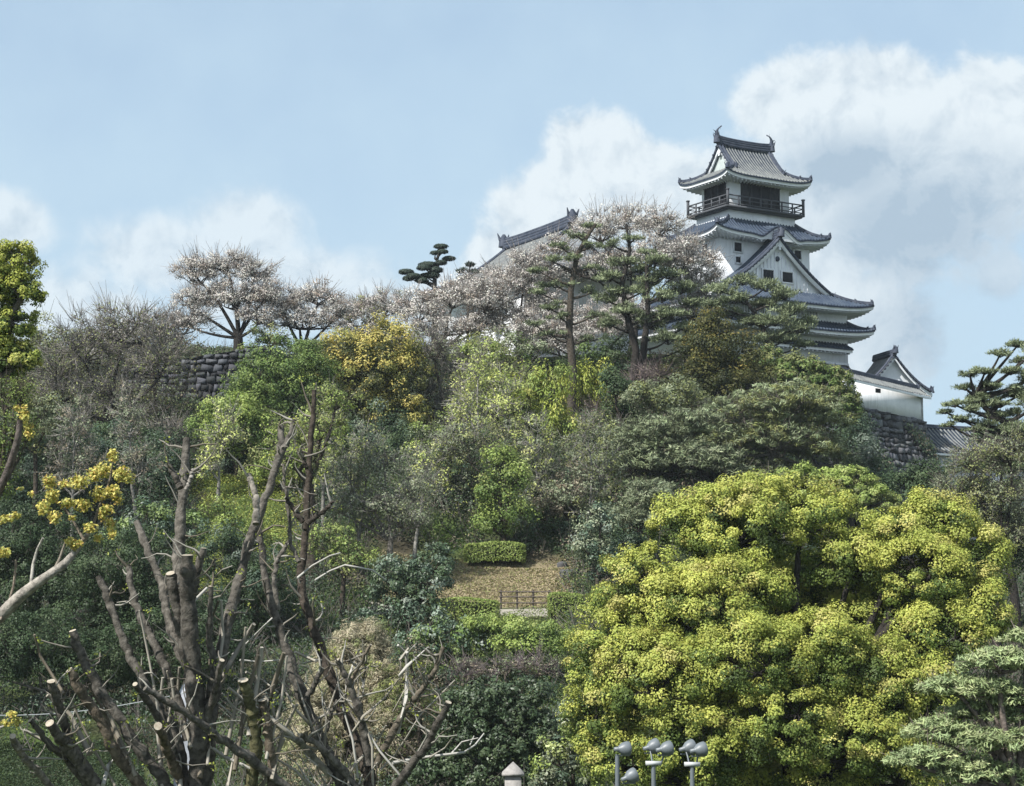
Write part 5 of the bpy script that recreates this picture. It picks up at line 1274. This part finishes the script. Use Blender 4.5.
A = [dict(p=[(69, 670), (80, 692), (97, 713), (114, 749), (130, 775), (160, 810)], r=(5.2, 7), d=-.8, c=BRN, tw=3),
     dict(p=[(72.5, 630.5), (78, 648), (86.5, 667), (107, 700), (132, 741), (153, 764), (175, 800)], r=(5, 7.5), d=-.3),
     dict(p=[(98, 576), (108, 597), (119.6, 632), (132, 660), (146, 685), (163, 708), (180, 745), (185, 800)], r=(4, 7), d=.5),
     dict(p=[(128.5, 567), (132, 596), (142.5, 619), (155, 644.5), (165, 667), (175, 693), (188, 740)], r=(4, 6), d=.9),
     dict(p=[(137, 522), (147.6, 550), (163, 583), (166, 611), (178, 650), (191, 672), (200, 720)], r=(4.5, 6.5), d=1.2, tw=2),
     dict(p=[(187, 438), (185, 465), (183, 486), (180.6, 522), (178, 553), (180, 590), (186, 640), (195, 700), (200, 790)], r=(5, 9), d=1.0, tw=5),
     dict(p=[(169, 465), (173, 474), (180.6, 488)], r=(3.2, 4), d=.1, tw=0), dict(p=[(193.5, 470), (191, 478), (186, 490)], r=(2.2, 3), d=.1, tw=0, c=(.3, .28, .25)),
     dict(p=[(187, 555), (187, 598), (192, 650), (197, 720), (200, 800)], r=(7.5, 13), d=-.5, tw=4),
     dict(p=[(203.5, 548), (196, 575), (191, 602), (190, 640)], r=(4, 6), d=-.2, tw=2), dict(p=[(170.5, 573), (175, 600), (184, 640), (192, 690)], r=(6, 8), d=-.3, tw=2),
     dict(p=[(281, 426), (282, 448), (271, 482), (261, 510), (250, 540), (240, 578), (230, 612), (221, 650), (214, 690), (208, 740), (204, 800)], r=(4.2, 9), d=1.6, tw=8),
     dict(p=[(294, 420), (288, 440), (280, 456), (275, 472)], r=(3, 4.5), d=.4, tw=2), dict(p=[(249, 474), (254, 490), (257, 505), (256, 524)], r=(3.2, 4.5), d=.3, tw=0, c=(.24, .22, .19)),
     dict(p=[(51, 681), (56, 698), (61, 713), (70, 745), (95, 790)], r=(4.5, 6), d=-1, tw=3), dict(p=[(49.6, 723), (60, 738), (68, 748), (85, 768), (105, 800)], r=(5.5, 9), d=-1.2, tw=5),
     dict(p=[(12.7, 736), (18, 750), (28, 762), (42, 775), (60, 800)], r=(4, 4), d=-1.3, tw=2, c=(.24, .22, .19)),
     dict(p=[(135, 684), (142, 694), (152, 707), (165, 730), (180, 770)], r=(3, 5), d=-1.2, tw=2), dict(p=[(158, 726), (163, 738), (170, 755), (182, 785)], r=(4.5, 6), d=-1.6, tw=3, c=BRN),
     dict(p=[(211, 586), (209, 637), (215, 672), (210, 710), (203, 760)], r=(3, 6), d=-.6, tw=3), dict(p=[(222, 660), (215, 690), (205, 730)], r=(3.2, 5), d=-.9, tw=1),
     dict(p=[(145, 688), (168, 702), (193, 718), (212, 732), (235, 748), (258, 765), (290, 792)], r=(3.5, 6), d=-1.6, tw=4, cut=0),
     dict(p=[(243, 680), (248, 698), (254, 715), (256, 745), (250, 800)], r=(6, 8), d=-.5, c=(.12, .115, .06), tw=3), dict(p=[(262, 700), (268, 730), (272, 760), (274, 800)], r=(5, 6), d=-.3, c=BRN, tw=3),
     dict(p=[(30, 720), (48, 742), (72, 765), (98, 800)], r=(3, 5), d=-.8, tw=3)]
TA_ = [([(254, 624), (242, 643), (229, 665), (221, 683)], 2.2, 2.6, (.2, .185, .16)), ([(24, 730), (46, 742), (62, 752), (80, 768)], 1.8, 1.2, PALE), ([(118, 755), (109, 765), (103, 785)], 2.4, 2.2, PALE2), ([(228, 688), (246, 702), (265, 714), (292, 735)], 2.0, 2.6, PALE),
       ([(207, 745), (225, 757), (243, 765), (262, 774)], 2.2, 1.2, PALE2), ([(222, 693), (235, 710)], .9, .9, PALE2), ([(218, 703), (236, 718)], .9, .9, PALE2), ([(245, 727), (266, 744)], .9, .9, PALE2), ([(200, 568), (212, 580), (222, 570), (232, 566)], 1.2, .7, PALE), ([(193, 602), (207, 588)], 1.6, 1.6, PALE2)]
rx = np.random.default_rng(5)
for _ in range(26):
    x0 = rx.uniform(30, 300); y0 = rx.uniform(600, 740); bx = 120 + (x0 - 60) * .55 + rx.uniform(-15, 15); l = rx.uniform(50, 150)
    k = np.array([x0 - bx, y0 - 800]); k /= np.linalg.norm(k) + 1e-6; x1, y1 = x0 - k[0] * l, y0 - k[1] * l
    c_ = [(.24, .22, .18), (.15, .13, .10), (.30, .28, .24)][rx.integers(3)]; w_ = rx.uniform(.8, 2.4)
    TA_.append(([(x0, y0), (x0 * .6 + x1 * .4 + rx.uniform(-7, 7), y0 * .6 + y1 * .4 + rx.uniform(-4, 4)), (x1, y1)], w_, w_ * 1.5, c_))
pruned('pruned_tree', 'heavily pruned tree of many sawn-off stems fanning out at lower left', 32, 192, A, TA_, 61, base_r=.62)
B = [dict(p=[(258, 525), (262, 548), (264.5, 578), (270, 600), (278, 622), (284.5, 645), (296, 680), (311, 718), (326, 750), (342, 785), (350, 800)], r=(4, 8), d=1.0, tw=7),
     dict(p=[(314, 390), (313.5, 418), (309, 461), (308, 489), (305, 533), (303, 558), (300, 580), (303, 600), (309, 619), (321, 647), (329, 672), (339, 703), (352, 733), (365, 755), (372, 800)], r=(3.2, 7.5), d=1.5, tw=12, c=(.07, .058, .047)),
     dict(p=[(333, 502), (326, 509), (318, 516), (307, 524)], r=(2.2, 3.2), d=.1, tw=1, c=(.07, .06, .05)), dict(p=[(285, 497), (291, 505), (297, 513), (303, 522)], r=(2.4, 3.2), d=.1, tw=1, c=(.07, .06, .05)),
     dict(p=[(299, 449), (303, 458), (307, 468)], r=(2, 2.5), d=0, tw=2, c=(.07, .06, .05)),
     dict(p=[(283, 464), (286, 490), (289, 522), (291, 545), (299, 562)], r=(1.8, 2.6), d=.3, tw=3), dict(p=[(290, 538), (283, 551), (276, 562), (273, 580), (278, 610)], r=(2.4, 3), d=.3, tw=2),
     dict(p=[(337, 660), (345, 676), (352, 690), (359.6, 713), (364, 735), (368, 765)], r=(3, 5.5), d=-.4, tw=6), dict(p=[(371, 644.5), (360, 664), (349, 683)], r=(1.8, 2.4), d=-.4, tw=3, c=(.2, .17, .13)),
     dict(p=[(323, 668), (314, 686), (306, 700)], r=(3, 3.6), d=0, tw=1), dict(p=[(337, 700), (330, 716), (326, 732)], r=(2, 2.6), d=0, tw=2),
     dict(p=[(448.6, 702), (438, 723), (430, 738), (420, 755), (404, 776), (385, 800)], r=(4, 5.5), d=-.8, tw=7), dict(p=[(443.5, 647), (436, 667), (428, 682), (418, 695), (405, 710), (392, 733), (376, 765)], r=(2.6, 4.5), d=-.2, tw=8, c=(.15, .13, .10)),
     dict(p=[(240, 702), (265, 716), (280, 727), (293, 737), (305, 748), (330, 775)], r=(2.6, 4), d=-1, tw=5, c=(.33, .31, .26)), dict(p=[(300, 735), (318, 745), (340, 765), (365, 800)], r=(3, 5), d=-.5, tw=4)]
TB_ = [([(406.6, 652), (407, 675), (406, 698), (398, 733)], 1.9, 2.1, PALE2), ([(398, 645), (407, 654), (414, 646)], 1.3, .9, PALE2), ([(392.6, 763), (420, 758), (464, 752.6), (475, 745), (484, 733.5)], 1.9, .7, PALE2), ([(450, 755), (462, 742), (478, 738)], 1.1, .5, PALE2), ([(430, 757), (445, 748), (452, 738)], 1.1, .5, PALE),
       ([(470, 745), (474, 736)], .7, .5, PALE2), ([(295, 652), (306, 657), (316, 661)], 1.6, 1.4, PALE), ([(232, 655), (247, 643), (262, 628), (272, 618)], 1.2, .8, PALE2), ([(240, 660), (258, 662), (280, 660)], 1.1, .7, PALE2), ([(246, 672), (262, 680), (278, 692)], 1.4, .9, PALE),
       ([(297, 578), (312, 566), (330, 556), (340, 553)], 1.3, .8, PALE2), ([(315, 580), (330, 571), (345, 565), (372, 570), (386, 580)], 1.1, .8, PALE2), ([(362, 688), (366, 668), (367, 652)], 1.4, 1.0, PALE2), ([(380, 770), (395, 755), (408, 735), (420, 715), (455, 680)], 1.2, .7, PALE)]
for _ in range(30):
    x0 = rx.uniform(240, 440); y0 = rx.uniform(640, 755); l = rx.uniform(30, 110); k = np.array([x0 - 355, y0 - 810]); k /= np.linalg.norm(k); k += rx.normal(size=2) * .25
    x1, y1 = x0 - k[0] * l, y0 - k[1] * l; w_ = rx.uniform(.5, 1.5); c_ = [PALE, PALE2, (.26, .24, .20)][rx.integers(3)]
    TB_.append(([(x0, y0), (x0 * .7 + x1 * .3 + rx.uniform(-6, 6), y0 * .7 + y1 * .3 + rx.uniform(-4, 4)), (x0 * .35 + x1 * .65 + rx.uniform(-5, 5), y0 * .35 + y1 * .65), (x1, y1)], w_ * .6, w_ * 1.4, c_))
pruned('pruned_tree', 'pruned tree with tall dark central pole and forked stems, right of the fanned one', 33.5, 362, B, TB_, 62, base_r=.42)

# leafy pruned branch at the left edge
def yellow_tree():
    D = 30; m0 = pxm(D); r = np.random.default_rng(71)
    bx = (-70 - 512) / F * D; zb = float(terr(bx, D)) - .1; o0 = np.array([bx, D, zb]); root = empty('maple_tree', o0); tag(root, 'pale-barked pruned tree at the left edge still holding yellow leaves on its branch', 'tree', 'pruned trees in the foreground')
    j = at(-60, 660, D); m = MB(); m.tube(np.array([o0, (o0 + j) / 2 + [.06, 0, 0], j, at(-75, 560, D), at(-60, 480, D)]) - o0, [.34, .28, .22, .16, .1], 10, col=(.22, .19, .16)); m.build('trunk', M_BARK, root)
    br = [([(-60, 660), (-25, 632), (0, 618), (15, 600), (33, 586), (50, 574), (64, 565), (75, 552), (84, 540), (92, 528)], 8, 2, (.36, .33, .29)), ([(31, 585), (33, 565), (37, 550), (43, 538)], 1.8, 1.2, (.4, .38, .34)), ([(52, 574), (60, 558), (66, 540)], 1.8, 1.0, (.25, .22, .18)),
          ([(-60, 500), (-20, 500), (0, 490), (10, 465), (18, 440), (20, 420)], 5, 3, (.13, .11, .10)), ([(0, 620), (8, 605), (14, 585), (16, 560)], 1.5, 1.2, (.3, .25, .2)), ([(92, 528), (100, 505), (110, 480), (113, 462)], 1.6, .7, (.2, .17, .13)), ([(84, 540), (70, 515), (55, 500), (50, 482)], 1.6, .7, (.2, .17, .13)), ([(92, 528), (105, 520), (112, 500)], 1.3, .6, (.2, .17, .13)),
          ([(-60, 700), (-20, 722), (0, 728), (12, 722)], 1.6, 1, (.35, .33, .3)), ([(-60, 640), (-20, 570), (0, 552)], 2, 1, (.2, .17, .13)), ([(-70, 560), (-20, 530), (2, 520), (15, 515)], 2, 1, (.2, .17, .13))]
    tw = MB()
    for pp, a, b, c in br:
        P = np.array([at(x, y, D + .15 * math.sin(i)) for i, (x, y) in enumerate(pp)]); T = np.linspace(0, 1, len(P)); TT = np.linspace(0, 1, 20); Q = np.stack([np.interp(TT, T, P[:, i]) for i in range(3)], -1)
        Q[1:-1] = (Q[:-2] + 2 * Q[1:-1] + Q[2:]) / 4
        mb = MB(); mb.tube(Q - o0, np.linspace(a, b, 20) * m0, 8, col=c); mb.build('branch', M_BARK, root)
    cl = [(113, 456, 6, 8), (104, 470, 10, 9), (122, 474, 9, 9), (129, 478, 6, 6), (94, 475, 9, 9), (78, 482, 11, 8), (64, 484, 6, 5), (50, 482, 8, 8), (52, 496, 7, 8), (44, 508, 8, 8), (55, 517, 7, 7), (68, 503, 9, 6), (84, 505, 11, 7), (99, 494, 9, 8), (113, 492, 9, 8), (118, 500, 6, 6), (106, 510, 8, 6), (110, 525, 6, 8), (112, 534, 5, 5), (90, 528, 8, 6), (98, 538, 6, 4), (74, 545, 5, 6), (70, 541, 6, 5), (80, 543, 4, 4), (72, 518, 4, 3), (102, 517, 5, 4),
          (6, 519, 8, 5), (16, 515, 6, 4), (-4, 522, 6, 5), (4, 552, 8, 6), (-3, 556, 6, 6), (24, 414, 6, 10), (29, 430, 6, 10), (17, 408, 4, 4), (12, 714, 6, 4), (8, 723, 7, 4), (18, 722, 4, 5), (32, 494, 4, 3), (20, 489, 4, 2.5)]
    lf = MB()
    for x, y, a, b in cl:
        n = int(a * b * 3.0); c = at(x, y, D + r.uniform(-.35, .35)); off = sph(n, r) * r.uniform(.2, 1.05, (n, 1)); P = c + off * np.array([a, a, b]) * m0
        col = pick([((.58, .50, .13), 3), ((.50, .48, .14), 3), ((.60, .42, .13), 1.2), ((.36, .38, .09), 1.5)], n, r) * r.uniform(.75, 1.15, (n, 1))
        lf.leaves(P - o0, off * .6 + r.normal(size=(n, 3)) * .7 + [0, -.2, .5], 3.8 * m0 * r.uniform(.5, 1.3, n), 2.6 * m0, col, r)
    lf.build('crown', M_LEAF, root)
yellow_tree()

# ================================================================ floodlights, pillar, cable, monument
def lathe(m, p, ax, prof_, sides=14, col=None, mi=0):
    ax = np.array(ax, float); ax /= np.linalg.norm(ax); m.tube([np.array(p) + ax * d for d, _ in prof_], [q for _, q in prof_], sides, col=col, mi=mi)
def floodlight(px, D, bar, heads, label):
    m0 = pxm(D); bx = (px - 512) / F * D; zb = float(terr(bx, D)); o0 = np.array([bx, D, zb]); root = empty('floodlight_pole', o0); tag(root, label, 'floodlight', 'floodlight poles before the big bright tree')
    ztop = at(px, bar if bar else 756, D)[2]; m = MB(); m.tube([(0, 0, 0), (0, 0, (ztop - zb) * .5), (0, 0, ztop - zb)], [.075, .06, .05], 10); m.tube([(0, 0, 0), (0, 0, .04)], .16, 12); m.build('pole', M_METAL, root)
    if bar:
        m = MB(); m.box((0, 0, ztop - zb + .02), (.36, .14, .09)); m.build('crossbar', mat('pale_bracket', (.42, .44, .45), rough=.5), root)
    for (hx, hy, dx, dz, dd) in heads:
        c = at(hx, hy, D + dd) - o0; ax = np.array([dx, .35, dz]); ax /= np.linalg.norm(ax); m = MB()
        lathe(m, c - ax * .20, ax, [(0, .02), (.01, .05), (.10, .055), (.13, .08), (.20, .14), (.30, .17), (.36, .175), (.38, .16)])
        h = m.build('lamp_head', M_METAL, root, smooth=False); m = MB(); lathe(m, c - ax * .20, ax, [(.365, .155), (.39, .12), (.395, .02)]); m.build('lens', M_GLASS, h)
        foot = np.array([c[0] * .75, 0, min(c[2] - .12, ztop - zb)]); m = MB(); m.tube([foot, foot * .3 + c * .7 - [0, 0, .08], c - ax * .05], .022, 6); m.box(c - [0, 0, .14], (.3, .03, .03)); m.build('bracket', M_METAL, root)
floodlight(615.5, 42, None, [(622, 749, 1, .02, 0), (629, 777, 1, .35, 0)], 'floodlight pole with one high lamp and one low lamp, leftmost of three')
floodlight(651, 42, 764, [(651, 747, 1, .25, .3), (664, 749, 1, .15, -.1)], 'middle floodlight pole with paired lamps above a pale crossbar')
floodlight(689, 42, 765, [(687, 748, 1, .25, .3), (698, 750, 1, .15, -.1)], 'floodlight pole with paired lamps, rightmost of three')
def pillar():
    D = 40; m0 = pxm(D); bx = (513 - 512) / F * D; zb = float(terr(bx, D)); zt = at(513, 775, D)[2] - zb; root = empty('stone_pillar', (bx, D, zb)); tag(root, 'pale granite pillar with a pyramid cap at the bottom edge', 'pillar')
    m = MB(); m.box((0, 0, zt / 2), (.36, .36, zt), col=(1, 1, 1)); m.box((0, 0, .2), (.55, .55, .4)); m.build('shaft', M_GRANITE, root)
    m = MB(); h = .29; s_ = .24
    v = [(-s_, -s_, zt), (s_, -s_, zt), (s_, s_, zt), (-s_, s_, zt), (-s_, -s_, zt + .05), (s_, -s_, zt + .05), (s_, s_, zt + .05), (-s_, s_, zt + .05), (0, 0, zt + h)]
    m.add(v, [[3, 2, 1, 0], [0, 1, 5, 4], [1, 2, 6, 5], [2, 3, 7, 6], [3, 0, 4, 7], [4, 5, 8, 8], [5, 6, 8, 8], [6, 7, 8, 8], [7, 4, 8, 8]]); m.build('cap', M_GRANITE, root)
pillar()
a, b = at(-80, 712, 40), at(190, 692, 40); P = np.array([a + (b - a) * t - [0, 0, .25 * math.sin(math.pi * t)] for t in np.linspace(0, 1, 24)])
m = MB(); m.tube(P, .010, 5, col=(.30, .32, .33)); tag(m.build('overhead_cable', M_TWIG), 'thin pale cable strung across the shade at lower left', 'cable')
o = rock(at(190, 696, 48), (.28, .25, .62), np.random.default_rng(4), (.30, .31, .34)); o.name = 'stone_monument'; z0 = float(terr(o.location.x, 48))
m = MB(); x_, y_ = o.location.x, 48; bpy.data.objects.remove(o)
zt = at(190, 680, 48)[2]; r = np.random.default_rng(9)
prof_ = [(0, .62), (.4, .6), (.6, .42), (zt - z0 - 1.0, .40), (zt - z0 - .35, .34), (zt - z0 - .1, .22), (zt - z0, .05)]
m.tube([(0.02 * math.sin(q[0] * 3), 0, q[0]) for q in prof_], [q[1] for q in prof_], 7, col=(.33, .345, .38)); o = m.build('stone_monument', M_STONE); o.location = (x_, y_, z0)
tag(o, 'weathered grey standing stone glimpsed between the stems of the fanned pruned tree', 'monument')
m = MB(); D0, D1 = 56, 60.2; v = [[(-60 - 512) / F * D0, D0, 0], [(60 - 512) / F * D0, D0, 0], [(34 - 512) / F * D1, D1, 0], [(-60 - 512) / F * D1, D1, 0]]
xs = np.linspace(-21, -15.9, 12); ys = np.linspace(56, 60.4, 8); X, Y = np.meshgrid(xs, ys); m.grid(np.stack([X, Y, terr(X, Y) + .05], -1)); tag(m.build('pavement', mat('pale_paving', (.5, .52, .55), rough=.9, col2=(.42, .44, .46))), kind='structure')
# ================================================================ thin spring haze
def haze():
    m = MB(); m.box((0, 85, 32), (170, 210, 76)); mm = bpy.data.materials.new('haze'); mm.use_nodes = True; t = NT(mm.node_tree); t.n.clear()
    v = t.add('ShaderNodeVolumePrincipled'); v.inputs['Color'].default_value = (.84, .93, 1, 1); v.inputs['Density'].default_value = .0002; v.inputs['Anisotropy'].default_value = .2
    o = t.add('ShaderNodeOutputMaterial'); t.link(v.outputs[0], o.inputs['Volume'])
    tag(m.build('haze', mm), 'thin pale spring haze over the castle hill', 'haze', kind='stuff')
haze()
